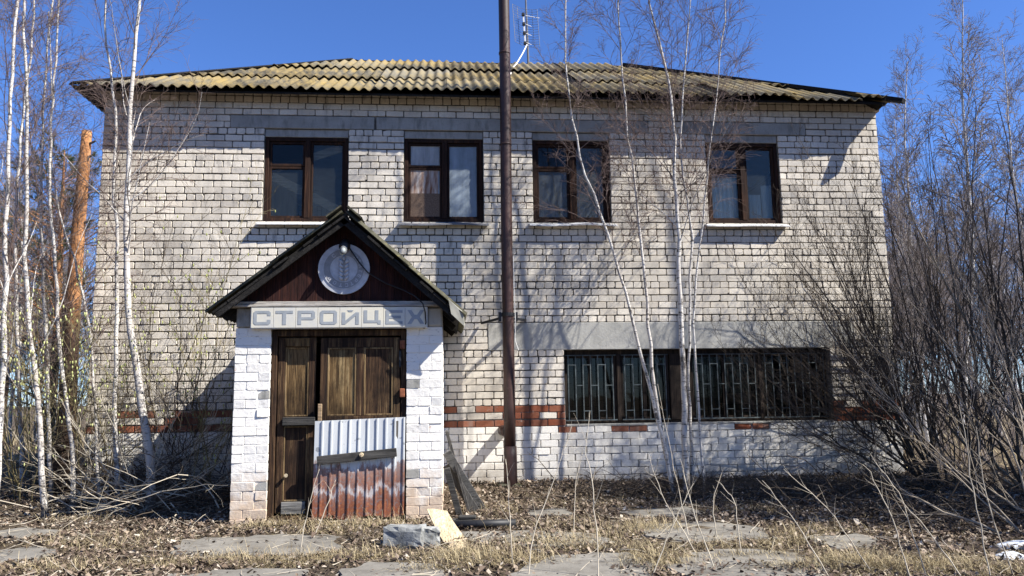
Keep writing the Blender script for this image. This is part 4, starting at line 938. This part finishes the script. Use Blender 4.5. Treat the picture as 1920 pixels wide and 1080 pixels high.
# ------------------------------------------------------------------ trees and shrubs
class Tubes:
    def __init__(s): s.g = {}
    def add(s, P, R, k):                # P (n,N,3), R (n,N)
        s.g.setdefault((P.shape[1], k), []).append((P, R))
    def mesh(s, name, mat):
        Vs, Fs, off = [], [], 0
        for (N, k), lst in s.g.items():
            P = np.concatenate([p for p, _ in lst]); R = np.concatenate([r for _, r in lst]); n = len(P)
            T = np.gradient(P, axis=1); T /= np.linalg.norm(T, axis=2, keepdims=True)+1e-9
            ref = np.where(np.abs(T[..., 2:3]) < 0.8, np.array([0, 0, 1.0]), np.array([1.0, 0.2, 0])) if False else np.broadcast_to(np.array([0.48, 0.62, 0.31]), T.shape)
            A = np.cross(T, ref); A /= np.linalg.norm(A, axis=2, keepdims=True)+1e-9; B = np.cross(T, A)
            th = 2*np.pi*np.arange(k)/k
            V = P[:, :, None]+R[:, :, None, None]*(np.cos(th)[:, None]*A[:, :, None]+np.sin(th)[:, None]*B[:, :, None])
            idx = (np.arange(n)[:, None, None]*N+np.arange(N-1)[None, :, None])*k; kk = np.arange(k)
            a = idx+kk; b = idx+(kk+1) % k; F = np.stack([a, b, b+k, a+k], -1).reshape(-1, 4)
            Vs.append(V.reshape(-1, 3)); Fs.append(F+off); off += V.size//3
        return npmesh(name, np.concatenate(Vs), np.concatenate(Fs), mat, smooth=True)
def grow(r, P, D, L, N, up, wob):
    n = len(P); pts = [P]; d = D.copy(); p = P.copy()
    for i in range(N):
        d = d+r.normal(0, 1, (n, 3))*wob+np.array([0, 0, 1.0])*np.reshape(up, (-1, 1)); d /= np.linalg.norm(d, axis=1, keepdims=True); p = p+d*(L/N)[:, None]; pts.append(p)
    return np.stack(pts, 1)
def sprout(r, P, R, m, t0, t1, ang, lr, Lp, rr_=0.55):
    """m children from each path: start, direction, length, radius"""
    n, N = P.shape[:2]; t = t0+(t1-t0)*(np.arange(m)[None]+r.random((n, m)))/m; f = t*(N-1); i = np.minimum(f.astype(int), N-2); w_ = f-i
    I = np.arange(n)[:, None]; p = P[I, i]*(1-w_[..., None])+P[I, i+1]*w_[..., None]; T = P[I, i+1]-P[I, i]; T /= np.linalg.norm(T, axis=2, keepdims=True)+1e-9
    q = r.normal(0, 1, (n, m, 3)); q -= T*np.sum(q*T, 2, keepdims=True); q /= np.linalg.norm(q, axis=2, keepdims=True)+1e-9
    an = np.abs(r.normal(ang, 0.18, (n, m)))[..., None]; d = T*np.cos(an)+q*np.sin(an)
    Lc = Lp[:, None]*lr*(1.15-0.75*t)*r.uniform(0.6, 1.3, (n, m)); rad = (R[I, i]*(1-w_)+R[I, i+1]*w_)*rr_
    return p.reshape(-1, 3), d.reshape(-1, 3), Lc.ravel(), rad.ravel()
def taper(rad, N, end=0.35): return rad[:, None]*np.linspace(1, end, N+1)[None]
def birch_geo(r, trunk, r0, r1, nb=26, t0=0.28, bl=1.6, sub=9, tw=7, thin=1.0, ang=0.75, forks=()):
    """trunk: (m,3) guide; returns limb tubes (white bark) and twig tubes"""
    g = np.array(trunk, float); s = np.concatenate([[0], np.cumsum(np.linalg.norm(np.diff(g, axis=0), axis=1))]); N = 30
    u = np.linspace(0, s[-1], N); T = np.stack([np.interp(u, s, g[:, i]) for i in range(3)], 1)
    for _ in range(2): T[1:-1] = (T[:-2]+2*T[1:-1]+T[2:])/4
    T[1:-1, :2] += r.normal(0, 0.008, (N-2, 2)); R = r0+(r1-r0)*np.linspace(0, 1, N)**0.85
    R[0] *= 1.25
    limb, twig = Tubes(), Tubes(); limb.add(T[None], R[None], 10); H = s[-1]
    PT, RT, LT = T[None], R[None], np.array([H])
    p, d, L, rad = sprout(r, PT, RT, nb, t0, 0.99, ang, bl/H, LT, 0.28); L = np.maximum(L, 0.35)
    d[:, 2] = np.abs(d[:, 2])*0.6+0.42; d /= np.linalg.norm(d, axis=1, keepdims=True)
    rad = np.clip(rad, 0.004, 0.018); B = grow(r, p, d, L, 7, 0.02, 0.09); RB = taper(rad, 7, 0.3); big = rad > 0.0075; limb.add(B[big], RB[big], 6) if big.any() else None; twig.add(B[~big], RB[~big], 4) if (~big).any() else None
    p, d, L2, rad = sprout(r, B, RB, sub, 0.2, 1.0, 0.65, 0.55, L, 0.6); rad = np.clip(rad*thin, 0.0028, 0.010); S = grow(r, p, d, L2, 5, 0.0, 0.13); RS = taper(rad, 5, 0.55); twig.add(S, RS, 4)
    p, d, L3, rad = sprout(r, S, RS, tw, 0.15, 1.0, 0.6, 0.6, L2, 0.75); L3 = np.clip(L3, 0.08, 0.5); rad = np.clip(rad, 0.0018, 0.004)*thin; Q = grow(r, p, d, L3, 3, -0.10, 0.16); twig.add(Q, taper(rad, 3, 0.6), 3)
    return limb, twig, T
def add_tree(name, r, trunk, r0, r1, label, cat='tree', group=None, bark='birch', twm='twig', **kw):
    limb, twig, T = birch_geo(r, trunk, r0, r1, **kw); b = T[0]
    t = thing(name, (b[0], b[1], float(gz(b[0], b[1]))), label, cat, group)
    link('trunk', limb.mesh('trunk', M[bark]), t); link('crown', twig.mesh('crown', M[twm]), t)
    return t
def guide(pts, Y, top, r, base_drop=True):
    """trunk guide from points measured on the photograph at depth Y, carried on upward to height top"""
    G = [at(px, py, Y if np.isscalar(Y) else Y[i]) for i, (px, py) in enumerate(pts)]
    b = G[0].copy(); b[2] = float(gz(b[0], b[1]))-0.08; G[0] = b if abs(G[0][2]-b[2]) < 0.5 else G[0]
    if G[0][2] > b[2]+0.05: G = [b]+G
    d = unit(G[-1]-G[-2]); d = unit(d+np.array([0, 0, 0.6]))
    while G[-1][2] < top: G.append(G[-1]+d*0.7+np.append(r.normal(0, 0.05, 2), 0))
    return G
R_ = lambda s: np.random.default_rng(s)
LB = [([(285,890),(268,770),(258,690),(240,590),(234,480),(240,330),(246,190),(252,80),(262,0)], -1.25, 8.8, .066, 'tallest white birch standing before the left end of the brick facade', dict(nb=26, t0=.33, bl=1.9)),
      ([(222,900),(216,780),(219,600),(220,450),(212,330),(222,225),(200,110),(198,0)], -1.0, 8.2, .038, 'slimmer white birch just behind the tallest one by the facade corner', dict(nb=24, t0=.35, bl=1.5)),
      ([(-6,905),(6,700),(10,500),(12,330),(22,160),(30,0)], -1.9, 8.6, .045, 'white birch growing farthest out from the facade corner', dict(nb=30, t0=.12, bl=1.6)),
      ([(92,905),(70,720),(50,590),(47,420),(52,250),(48,110),(42,0)], -1.5, 8.6, .042, 'white birch with gently bowed trunk in the left thicket', dict(nb=30, t0=.15, bl=1.6)),
      ([(100,880),(88,700),(80,520),(76,380),(80,220),(92,60),(98,0)], -0.6, 8.4, .034, 'thin straight birch in the left thicket near the pine snag', dict(nb=30, t0=.12, bl=1.5)),
      ([(140,885),(122,740),(110,610),(104,480),(92,390),(94,260),(105,100),(112,0)], -0.9, 8.0, .035, 'thin zigzag birch in the left thicket before the pine snag', dict(nb=30, t0=.12, bl=1.5)),
      ([(190,885),(178,760),(172,640),(158,560),(134,470),(110,400),(96,300)], -0.7, 6.4, .024, 'slender young birch leaning across the pine snag', dict(nb=22, t0=.2, bl=1.0)),
      ([(45,890),(36,700),(30,560),(28,400),(40,240),(58,90)], 0.6, 8.8, .04, 'thin birch set back in the left thicket', dict(nb=30, t0=.12, bl=1.6))]
for i, (pts, Y, top, rad, lab, kw) in enumerate(LB):
    r = R_(100+i); add_tree('birch_tree', r, guide(pts, Y, top, r), rad*0.86, 0.007, lab, group=None, **kw)
RB_ = [([(1286,905),(1283,800),(1279,640),(1272,480),(1266,330),(1264,210),(1244,110),(1216,0)], -0.95, 8.3, .062, 'thickest white birch before the long barred window', dict(nb=26, t0=.40, bl=1.8)),
       ([(1262,890),(1236,790),(1217,650),(1211,520),(1196,400),(1180,280),(1168,150),(1158,0)], -0.85, 8.0, .038, 'slim birch beside the thickest one before barred window', dict(nb=28, t0=.35, bl=1.5)),
       ([(1266,900),(1228,760),(1200,660),(1178,570),(1142,440),(1102,340),(1076,255),(1066,180),(1058,40)], -1.1, 7.4, .036, 'white birch leaning across the dark dusty window', dict(nb=26, t0=.38, bl=1.3)),
       ([(1296,880),(1290,600),(1300,420),(1272,300),(1280,160),(1296,0)], -0.8, 8.4, .03, 'thin birch stem rising behind the thickest birch', dict(nb=28, t0=.40, bl=1.7)),
       ([(1318,880),(1312,760),(1304,680),(1295,590),(1310,480),(1330,300),(1350,120),(1362,0)], -1.0, 7.8, .024, 'brownish young birch shoot beside the thickest birch', dict(nb=24, t0=.4, bl=1.5))]
for i, (pts, Y, top, rad, lab, kw) in enumerate(RB_):
    r = R_(200+i); add_tree('birch_tree', r, guide(pts, Y, top, r), rad*0.78, 0.006, lab, **kw)
# the wood around: a few shapes, each copy a tree of its own
proto = []
for i in range(6):
    r = R_(300+i); H = [10.5, 11.5, 9.5, 10.8, 9.0, 11.0][i]; g = [np.array([0, 0, -0.1])]; q = r.normal(0, 0.03, 2)
    while g[-1][2] < H: q = q*0.8+r.normal(0, 0.03, 2); g.append(g[-1]+np.array([q[0], q[1], 0.6]))
    limb, twig, T = birch_geo(r, g, [.075, .085, .06, .07, .05, .08][i], 0.01, nb=50, t0=.25, bl=2.3, sub=8, tw=6, thin=2.1, ang=0.6)
    proto.append((limb.mesh('trunk', M['birchf']), twig.mesh('crown', M['twigf'])))
r = R_(390); g = [np.array([0, 0, -0.1])]; q = r.normal(0, 0.03, 2)
while g[-1][2] < 11.0: q = q*0.8+r.normal(0, 0.03, 2); g.append(g[-1]+np.array([q[0], q[1], 0.6]))
limb, twig, T = birch_geo(r, g, .085, 0.012, nb=26, t0=.3, bl=1.9, sub=5, tw=3, thin=0.9, ang=0.6); proto.append((limb.mesh('trunk', M['birchf']), twig.mesh('crown', M['twigf'])))
def put(i, x, y, s, rz, label, group):
    t = thing('birch_tree', (x, y, float(gz(x, y))), label, 'tree', group); t.rotation_euler = (0, 0, rz); t.scale = (s, s, s)
    for nm, me in (('trunk', proto[i][0]), ('crown', proto[i][1])):
        o = bpy.data.objects.new(nm, me); COL.objects.link(o); o.parent = t
rw = R_(400)
def wood(n, fx, label, group, sc=(0.75, 1.0)):
    for k in range(n):
        x, y = fx(k); put(int(rw.integers(6)), x, y, rw.uniform(*sc), rw.uniform(0, 6.28), label, group)
def tpos(px, dep):                      # a spot on the ground in a given direction and distance
    d = AF+(px-960)/FPX*AR; d = d/np.linalg.norm(d[:2]); p = CPOS+d*dep; return float(p[0]), float(p[1])
for (px, dep, s, i, rz, lab) in ((1700, 21.0, 0.86, 0, 0.4, 'rounded bare birch crown rising just past the roof corner'), (1775, 22.5, 1.0, 1, 2.0, 'tallest far birch standing right of the roof corner'), (1945, 21.0, 0.8, 3, 1.0, 'tall far birch at the thinning end of the right wood')):
    x, y = tpos(px, dep); put(i, x, y, s, rz, lab, None)
wood(16, lambda k: tpos(1655+rw.uniform(0, 330), rw.uniform(19, 38)), 'bare birch among the wood beyond the right gable end', 'birches beyond the right gable end', (0.55, 0.72))
wood(14, lambda k: tpos(-90+rw.uniform(0, 240), rw.uniform(17, 38)), 'bare birch among the wood beyond the left gable end', 'birches beyond the left gable end', (0.55, 0.9))
for k in range(14): x, y = tpos(1640+rw.uniform(0, 340), rw.uniform(40, 70)); put(int(rw.integers(6)), x, y, rw.uniform(0.8, 1.1), rw.uniform(0, 6), 'distant bare birch at the back of the right wood', 'distant birches at the back of the right wood')
for k in range(10): x, y = tpos(-80+rw.uniform(0, 230), rw.uniform(40, 70)); put(int(rw.integers(6)), x, y, rw.uniform(0.7, 1.0), rw.uniform(0, 6), 'distant bare birch at the back of the left wood', 'distant birches at the back of the left wood')
# birches to the right of the yard that throw their shadows on the wall
for k, (x, y, s) in enumerate(((8.6, -3.05, 1.0), (8.3, -3.6, 0.95), (10.8, -3.2, 1.0), (13.5, -4.2, 1.05))):
    put(6, x, y, s, 1.3*k, 'bare birch shading the yard from the right', 'birches along the right of the yard')
# pine snag and pine
r = R_(500); g = [at(px, py, -0.25) for px, py in ((118, 850), (126, 760), (136, 580), (146, 440), (156, 330), (163, 246))]; g[0][2] = -0.1
PS = thing('pine_snag', tuple(g[0]), 'topped orange barked pine trunk standing by the left gable end', 'tree')
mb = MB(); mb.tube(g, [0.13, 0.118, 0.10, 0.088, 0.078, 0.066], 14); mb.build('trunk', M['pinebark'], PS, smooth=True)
mb = MB()
for (t, az, L) in ((0.93, 0.3, 0.16), (0.86, 0.1, 0.12), (0.70, 2.8, 0.2), (0.55, -0.4, 0.25)):
    p = lerp(g[3], g[5], (t-0.5)*2) if t > 0.5 else g[3]; mb.tube([p, p+np.array([math.cos(az)*L, -0.05, 0.05])], [0.025, 0.014], 6)
mb.build('branch_stub', M['grey_z'], PS)
def pine_geo(H, seed):
    r = R_(seed)
    G = np.array([[0, 0, -0.1], [.05, 0, H*.4], [0, .05, H*.75], [-.04, 0, H]]); tk = Tubes()
    T = np.stack([np.interp(np.linspace(0, 3, 20), range(4), G[:, i]) for i in range(3)], 1)[None]; RT = np.linspace(.12, .012, 20)[None]; tk.add(T, RT, 10)
    p, d, L, rad = sprout(r, T, RT, 70, 0.12, 0.99, 1.25, 0.34, np.array([H]), 0.3); L = np.clip(L, 0.4, 2.0); B = grow(r, p, d, L, 6, 0.05, 0.1); tb = Tubes(); RBx = taper(np.clip(rad, .006, .02), 6); tb.add(B, RBx, 5)
    p, d, L2, rad = sprout(r, B, RBx, 7, 0.25, 1.0, 0.7, 0.4, L, 0.5); S = grow(r, p, d, L2, 4, 0.08, 0.1); RSx = taper(np.clip(rad, .003, .006), 4); tb.add(S, RSx, 3)
    p, d, L3, rad = sprout(r, S, RSx, 26, 0.2, 1.0, 0.7, 0.3, L2, 0.5); nd = Tubes(); L3 = r.uniform(0.06, 0.11, len(L3)); Q = grow(r, p, d, L3, 1, 0.1, 0.1); nd.add(Q, np.stack([np.full(len(Q), .005), np.full(len(Q), .002)], 1), 3)
    return tk.mesh('trunk', M['pinebark']), tb.mesh('branches', M['pinebark']), nd.mesh('needles', M['needle'])
PINES = [pine_geo(6.6, 501), pine_geo(8.0, 502)]
def pine(i, x, y, s, rz, label, group=None):
    t = thing('pine_tree', (x, y, float(gz(x, y))), label, 'tree', group); t.rotation_euler = (0, 0, rz); t.scale = (s, s, s)
    for nm, me in zip(('trunk', 'branches', 'needles'), PINES[i]):
        o = bpy.data.objects.new(nm, me); COL.objects.link(o); o.parent = t
        if nm == 'needles': o['kind'] = 'stuff'
for (px, dep, i, s_, lab) in ((108, 19, 0, 1.0, 'dark green pine behind the orange pine snag'), (20, 24, 0, 0.95, 'dark green pine deeper in the left wood')):
    x, y = tpos(px, dep); pine(i, x, y, s_, 0.7, lab)
for k, (x, y, s_) in enumerate(((10.4, -3.9, 0.92), (11.4, -4.7, 1.05), (12.3, -3.7, 1.0), (13.2, -4.8, 1.1), (9.8, -4.7, 1.0), (10.9, -5.5, 1.12))):
    pine(1, x, y, s_, 1.1*k, 'pine shading the right border of the yard', 'pines along the right border of the yard')

# shrubs
def shrub(name, seed, base, heads, label, mat, rad=0.018, nb=9, sub=6, tw=3, spread=0.14, catkin=0, bl=0.42, up=0.03, group=None, thin=1.0):
    """stems run from the base towards the heads (points in the place)"""
    r = R_(seed); base = np.array(base, float); base[2] = float(gz(base[0], base[1]))-0.05; t = thing(name, tuple(base), label, 'shrub', group)
    st, tg = Tubes(), Tubes(); n = len(heads); H = np.array(heads)
    p = base+np.stack([r.normal(0, spread, n), r.normal(0, spread, n), np.zeros(n)], 1); d = H-p; L = np.linalg.norm(d, axis=1)*1.02; d /= L[:, None]
    # arch: leave steeper or flatter, arrive at the head
    mid = (p+H)/2+np.stack([r.normal(0, .12, n), r.normal(0, .08, n), -0.07*L*r.uniform(-.6, 1.5, n)], 1); N = 12; tt = np.linspace(0, 1, N)[None, :, None]
    P = (1-tt)**2*p[:, None]+2*tt*(1-tt)*(2*mid-(p+H)/2)[:, None]+tt**2*H[:, None]; wv = np.cumsum(r.normal(0, 0.022, (n, N, 3)), 1); wv -= wv[:, :1]+(wv[:, -1:]-wv[:, :1])*np.linspace(0, 1, N)[None, :, None]; P = P+wv
    R = (rad*r.uniform(0.55, 1.2, n))[:, None]*np.linspace(1, 0.22, N)[None]; st.add(P, R, 7)
    p, d, L2, rd = sprout(r, P, R, nb, 0.15, 1.0, 0.5, bl, L, 0.55); d[:, 2] += 0.35; d /= np.linalg.norm(d, axis=1, keepdims=True); rd = np.clip(rd, .0028, .012); B = grow(r, p, d, L2, 6, up, 0.14); RBx = taper(rd, 6, 0.4); st.add(B, RBx, 4)
    p, d, L3, rd = sprout(r, B, RBx, sub, 0.15, 1.0, 0.5, 0.5, L2, 0.6); L3 = np.clip(L3, .08, .8); rd = np.clip(rd, .0022, .005)*thin; S = grow(r, p, d, L3, 4, up, 0.15); RSx = taper(rd, 4, 0.5); tg.add(S, RSx, 3)
    if tw: p, d, L4, rd = sprout(r, S, RSx, tw, 0.2, 1.0, 0.6, 0.5, L3, 0.7); L4 = np.clip(L4, .05, .3); tg.add(grow(r, p, d, L4, 2, up, 0.12), taper(np.clip(rd, .0018, .003)*thin, 2, 0.6), 3)
    link('stems', st.mesh('stems', M[mat]), t); link('twigs', tg.mesh('twigs', M[mat]), t)['kind'] = 'stuff'
    if catkin:
        k = r.choice(len(S), min(catkin, len(S)), replace=False); e = S[k, -1]; e = e[:, None]+np.array([0, 0, 1])*np.array([0, -.012, -.03, -.038])[None, :, None]+r.normal(0, .003, (len(k), 1, 3))
        cq = Tubes(); cq.add(e, np.broadcast_to(np.array([.003, .0085, .0075, .002]), (len(k), 4)), 5); o = link('catkins', cq.mesh('catkins', M['bud']), t); o['kind'] = 'stuff'
    return t
def heads(lst, Y): return [at(px, py, Y+dy) for px, py, dy in lst]
shrub('willow_shrub', 601, gp(1755, 905), heads([(1485,470,.3),(1530,400,.5),(1590,330,.2),(1650,300,.0),(1520,560,-.2),(1600,450,-.3),(1700,290,.4),(1460,640,.1),(1740,250,.1),(1560,640,-.5),(1440,560,.3),(1500,380,.6),(1555,480,.1),(1420,700,.2),(1620,380,.3),(1480,760,-.2),(1580,560,.5),(1540,330,.5)], -1.6), 'dark willow shrub whose stems lean across the facade corner', 'willow', .020, nb=11, sub=7)
shrub('willow_shrub', 602, gp(1850, 930), heads([(1660,380,.3),(1740,240,.2),(1830,190,-.2),(1600,540,-.3),(1700,470,-.5),(1540,640,-.5),(1900,300,0)], -2.0), 'tall dark willow shrub standing right of the leaning one', 'willow', .018, nb=10, sub=8)
shrub('willow_shrub', 603, gp(1960, 930), heads([(1790,290,.4),(1870,190,.2),(1940,170,0),(1720,440,0),(1680,600,-.4),(1840,360,-.3)], -2.1), 'tall dark willow shrub at the outer end of the thicket', 'willow', .018, nb=10, sub=8)
shrub('willow_shrub', 604, gp(1700, 880), heads([(1560,620,.2),(1620,560,.2),(1680,520,.1),(1740,480,.0),(1500,720,0),(1640,700,-.3),(1440,640,.1),(1470,540,.2),(1530,500,.1),(1590,440,.2),(1420,760,0),(1345,640,.1),(1390,520,.2),(1370,740,0),(1450,430,.2)], -0.8), 'low dark willow shrub against the foot of the facade corner', 'willow', .014, nb=12, sub=8)
shrub('willow_shrub', 605, gp(1935, 905), heads([(1690,340,.2),(1730,560,-.1),(1555,565,-.4),(1800,420,-.2)], -2.6), 'willow shrub with arching stems coloured pale as if sunlit', 'willowlit', .026, nb=7, sub=4, tw=2)
shrub('willow_shrub', 609, gp(140, 915), heads([(60,650,.1),(120,600,.2),(180,660,0),(240,720,-.1),(30,760,0),(200,780,-.2),(280,800,-.2),(100,740,-.1)], -1.5), 'dark dense scrub between the birches left of the porch', 'willow', .011, nb=10, sub=7, tw=2, catkin=60)
shrub('willow_shrub', 607, gp(1960, 1010), heads([(1560,600,.5),(1640,720,.2),(1700,560,.3),(1780,480,.2),(1600,850,.1),(1740,860,-.2),(1850,560,0)], -3.4), 'willow shrub coloured pale as if sunlit, arching low over the yard edge', 'willowlit', .013, nb=7, sub=5, tw=2)
shrub('willow_shrub', 608, gp(250, 960), heads([(515,740,.1),(470,600,.2),(420,690,0),(330,740,.1),(120,760,.1),(180,690,0),(500,880,-.1)], -1.9), 'thin pale shrub whose twigs cross the porch pier', 'cane', .008, nb=7, sub=4, tw=1)
shrub('willow_shrub', 606, gp(1800, 880), heads([(1690,420,.5),(1760,330,.5),(1820,300,.5),(1880,320,.6),(1650,600,.4),(1930,380,.4)], 0.6), 'dark willow shrub filling the gap beside the right gable end', 'willow', .014, nb=10, sub=6)
for k, (x, y) in enumerate(((7.8, 0.2), (8.8, 1.2), (8.2, 2.8), (10.4, 2.2), (10.2, 4.4), (12.5, 5.5))):
    r = R_(620+k); hs = [(x+r.normal(0, .9), y+r.normal(0, .7), r.uniform(2.6, 4.6)) for _ in range(7)]
    shrub('willow_shrub', 630+k, (x, y, 0), hs, 'bare thicket willow growing beyond the right gable end', 'twigf', .013, nb=9, sub=6, tw=2, group='thicket willows beyond the right gable end')
for k, (x, y) in enumerate(((-6.2, 1.2), (-7.2, 2.6), (-8.4, 1.4), (-6.6, 4.2), (-9.0, 4.0))):
    r = R_(640+k); hs = [(x+r.normal(0, .8), y+r.normal(0, .6), r.uniform(1.8, 3.4)) for _ in range(7)]
    shrub('willow_shrub', 650+k, (x, y, 0), hs, 'olive stemmed thicket shrub growing beyond the left gable end', 'yellowstem', .014, nb=9, sub=6, tw=2, catkin=120, group='thicket shrubs beyond the left gable end')
shrub('willow_shrub', 661, gp(300, 905), heads([(310,430,.2),(345,470,0),(290,540,.3),(380,560,-.2),(440,480,.1),(420,640,-.3),(260,620,.2),(330,680,-.3),(400,720,-.2),(280,700,.1),(235,560,.1),(360,760,-.4),(430,800,-.4)], -1.3), 'dark stemmed catkin shrub against the wall left of the porch', 'willow', .013, nb=8, sub=6, tw=2, catkin=90, up=.02)
shrub('willow_shrub', 662, gp(360, 925), heads([(455,400,.1),(400,560,-.1),(470,650,-.2),(500,700,-.3),(330,620,.1)], -1.6), 'olive stemmed catkin shrub rising beside the porch roof', 'yellowstem', .010, nb=8, sub=5, tw=2, catkin=140)
shrub('willow_shrub', 663, gp(190, 920), heads([(150,560,.1),(200,520,0),(110,620,.1),(230,640,-.1),(60,600,0),(250,560,.1)], -1.7), 'olive stemmed catkin shrub under the birches by facade corner', 'yellowstem', .012, nb=8, sub=5, tw=1, catkin=200)
shrub('willow_shrub', 664, gp(60, 935), heads([(10,600,.1),(70,560,0),(110,640,.1),(-30,640,0),(30,700,-.2)], -2.2), 'olive stemmed catkin shrub at the outer edge of left thicket', 'yellowstem', .012, nb=8, sub=5, tw=1, catkin=160)
for k, (x, y) in enumerate(((8.6, -3.2), (9.3, -2.2), (8.8, -4.2), (10.2, -3.4), (9.0, -1.2), (10.4, -1.4), (6.7, -5.3), (7.5, -4.8))):
    r = R_(670+k); hs = [(x+r.normal(0, .7)*(1 if x > 8 else .5), y+r.normal(0, .6), r.uniform(2.0, 4.0) if x > 8 else r.uniform(1.4, 2.6)) for _ in range(8)]
    shrub('willow_shrub', 680+k, (x, y, 0), hs, 'bare willow at the shaded right border of the yard', 'willow', .02, nb=9, sub=6, tw=2, group='willows along the right border of the yard')
# the wood behind the viewer, which the panes mirror
for k in range(22):
    x, y = -34+3.2*k+rw.uniform(-1, 1), -27+rw.uniform(-4, 3); put(int(rw.integers(6)), x, y, rw.uniform(0.9, 1.25), rw.uniform(0, 6), 'bare birch in the wood across from the building', 'birches in the wood across from the building')
x, y, az, L = STK; P0 = np.stack([x, y, gz(x, y)+.012], 1); D0 = np.stack([np.cos(az), np.sin(az)*.8, rg.normal(0, .06, len(x))], 1)
P = grow(rg, P0, D0/np.linalg.norm(D0, axis=1, keepdims=True), L, 4, 0.0, 0.12); P[..., 2] = np.maximum(P[..., 2], gz(P[..., 0], P[..., 1])+.006); tb = Tubes(); tb.add(P, taper(rg.uniform(.0018, .005, len(x)), 4, .6), 4)
o = link('fallen_sticks', tb.mesh('fallen_sticks', M['cane'])); o['kind'] = 'stuff'; tag(o, 'small dry sticks strewn over the leaf litter', 'sticks')
# brush: fallen and trampled stems left of the porch
def brush(name, seed, spots, n, label, mat, zmax, Lr=(0.5, 1.6)):
    r = R_(seed); g0 = gp(*spots[0][:2]); t = thing(name, (g0[0], g0[1], g0[2]), label, 'brush'); tb = Tubes(); ps = []
    for _ in range(n): px, py, rx, ry = spots[r.integers(len(spots))]; g = gp(px, py); ps.append(g+np.array([r.normal(0, rx), r.normal(0, ry), r.uniform(0, zmax)*r.random()]))
    p = np.array(ps); p[:, 2] = gz(p[:, 0], p[:, 1])+(p[:, 2]-g0[2]).clip(0.01); az = r.uniform(0, 6.28, n); el = r.normal(0.25, 0.3, n); d = np.stack([np.cos(az)*np.cos(el), np.sin(az)*np.cos(el)*.6, np.sin(el)], 1); L = r.uniform(*Lr, n)
    P = grow(r, p, d, L, 7, -0.05, 0.14); P[..., 2] = np.maximum(P[..., 2], gz(P[..., 0], P[..., 1])+.01); P[..., 1] = np.minimum(P[..., 1], -0.05); R = (r.uniform(.003, .010, n))[:, None]*np.linspace(1, .3, 8)[None]
    ins = in_porch(P[..., 0], P[..., 1], .03).any(1); P, R, L = P[~ins], R[~ins], L[~ins]; tb.add(P, R, 5)
    q, d, L2, rd = sprout(r, P, R, 4, .2, 1, .7, .4, L, .6); S = grow(r, q, d, L2, 4, 0, .14); S[..., 2] = np.maximum(S[..., 2], gz(S[..., 0], S[..., 1])+.006); k = ~in_porch(S[..., 0], S[..., 1], .02).any(1) & (S[..., 1] < -.03).all(1); tb.add(S[k], taper(np.clip(rd, .002, .005), 4)[k], 3)
    o = link('twigs', tb.mesh('twigs', M[mat]), t); o['kind'] = 'stuff'; return t
brush('brush_pile', 701, [(300,930,.5,.4),(200,910,.5,.4),(380,940,.25,.3),(120,930,.5,.3),(340,915,.35,.35),(400,930,.15,.3)], 420, 'tangled heap of dry branches left of the porch', 'willow', .45)
brush('brush_pile', 702, [(300,950,.4,.3),(220,960,.5,.2),(380,960,.2,.2),(100,950,.5,.2)], 85, 'sun bleached fallen branches scattered before the heap', 'cane', .35)
brush('brush_pile', 703, [(1150,925,.6,.2),(1350,930,.6,.25),(1500,930,.6,.3),(1250,915,.5,.2)], 260, 'low tangle of brown twigs along the foot of facade', 'willow', .22, (.2, .7))
brush('brush_pile', 704, [(1600,960,.5,.4),(1720,980,.4,.4),(1820,960,.5,.4),(1680,930,.5,.3)], 150, 'trampled dark branches under the willow shrubs', 'willow', .35, (.4, 1.3))
# dry canes of last year in the foreground
CANES = [[(1122,1085),(1119,1000),(1112,900),(1096,850),(1106,770)], [(990,1078),(1000,990),(1040,900),(1072,800)], [(962,1060),(955,960),(948,860)], [(1075,1000),(1080,900),(1092,850)],
         [(1310,1040),(1240,930),(1215,850)], [(1345,1010),(1335,940),(1355,880)], [(1292,1005),(1268,900),(1232,720)], [(1345,1075),(1300,960),(1275,860)], [(1390,1040),(1380,940),(1350,905)],
         [(1560,1085),(1500,990),(1430,900)], [(1710,1090),(1670,960),(1620,870)], [(1740,1085),(1690,930),(1630,850)], [(1860,1090),(1820,900),(1800,760)], [(1905,1085),(1850,940),(1830,800)], [(560,1050),(575,960),(598,880)], [(585,1010),(620,930),(628,900)], [(1640,1075),(1560,960),(1470,880)], [(1810,1085),(1730,980),(1680,930)], [(1218,1085),(1262,980),(1305,900)]]
for k, c in enumerate(CANES):
    r = R_(800+k); b = gp(*c[0]); Y = b[1]; G = np.array([b-(0, 0, .03)]+[at(px, py, Y+0.1*i) for i, (px, py) in enumerate(c[1:], 1)])
    T = np.stack([np.interp(np.linspace(0, len(G)-1, 12), range(len(G)), G[:, i]) for i in range(3)], 1); T[1:-1] = (T[:-2]+2*T[1:-1]+T[2:])/4; T[2:] += r.normal(0, .004, T[2:].shape)
    tb = Tubes(); Rr = np.linspace(.0055, .002, 12)[None]; tb.add(T[None], Rr, 5); Lh = np.array([np.linalg.norm(G[-1]-G[0])])
    q, d, L2, rd = sprout(r, T[None], Rr, 5, .35, .98, .55, .28, Lh, .6); S = grow(r, q, d, L2, 4, .04, .08); tb.add(S, taper(np.clip(rd, .0018, .003), 4), 3)
    tb.g = tb.g; t = thing('dry_cane', tuple(b), 'thin dry weed cane standing in the yard before the building', 'plant', 'dry canes standing in the yard'); link('stalk', tb.mesh('stalk', M['cane']), t)
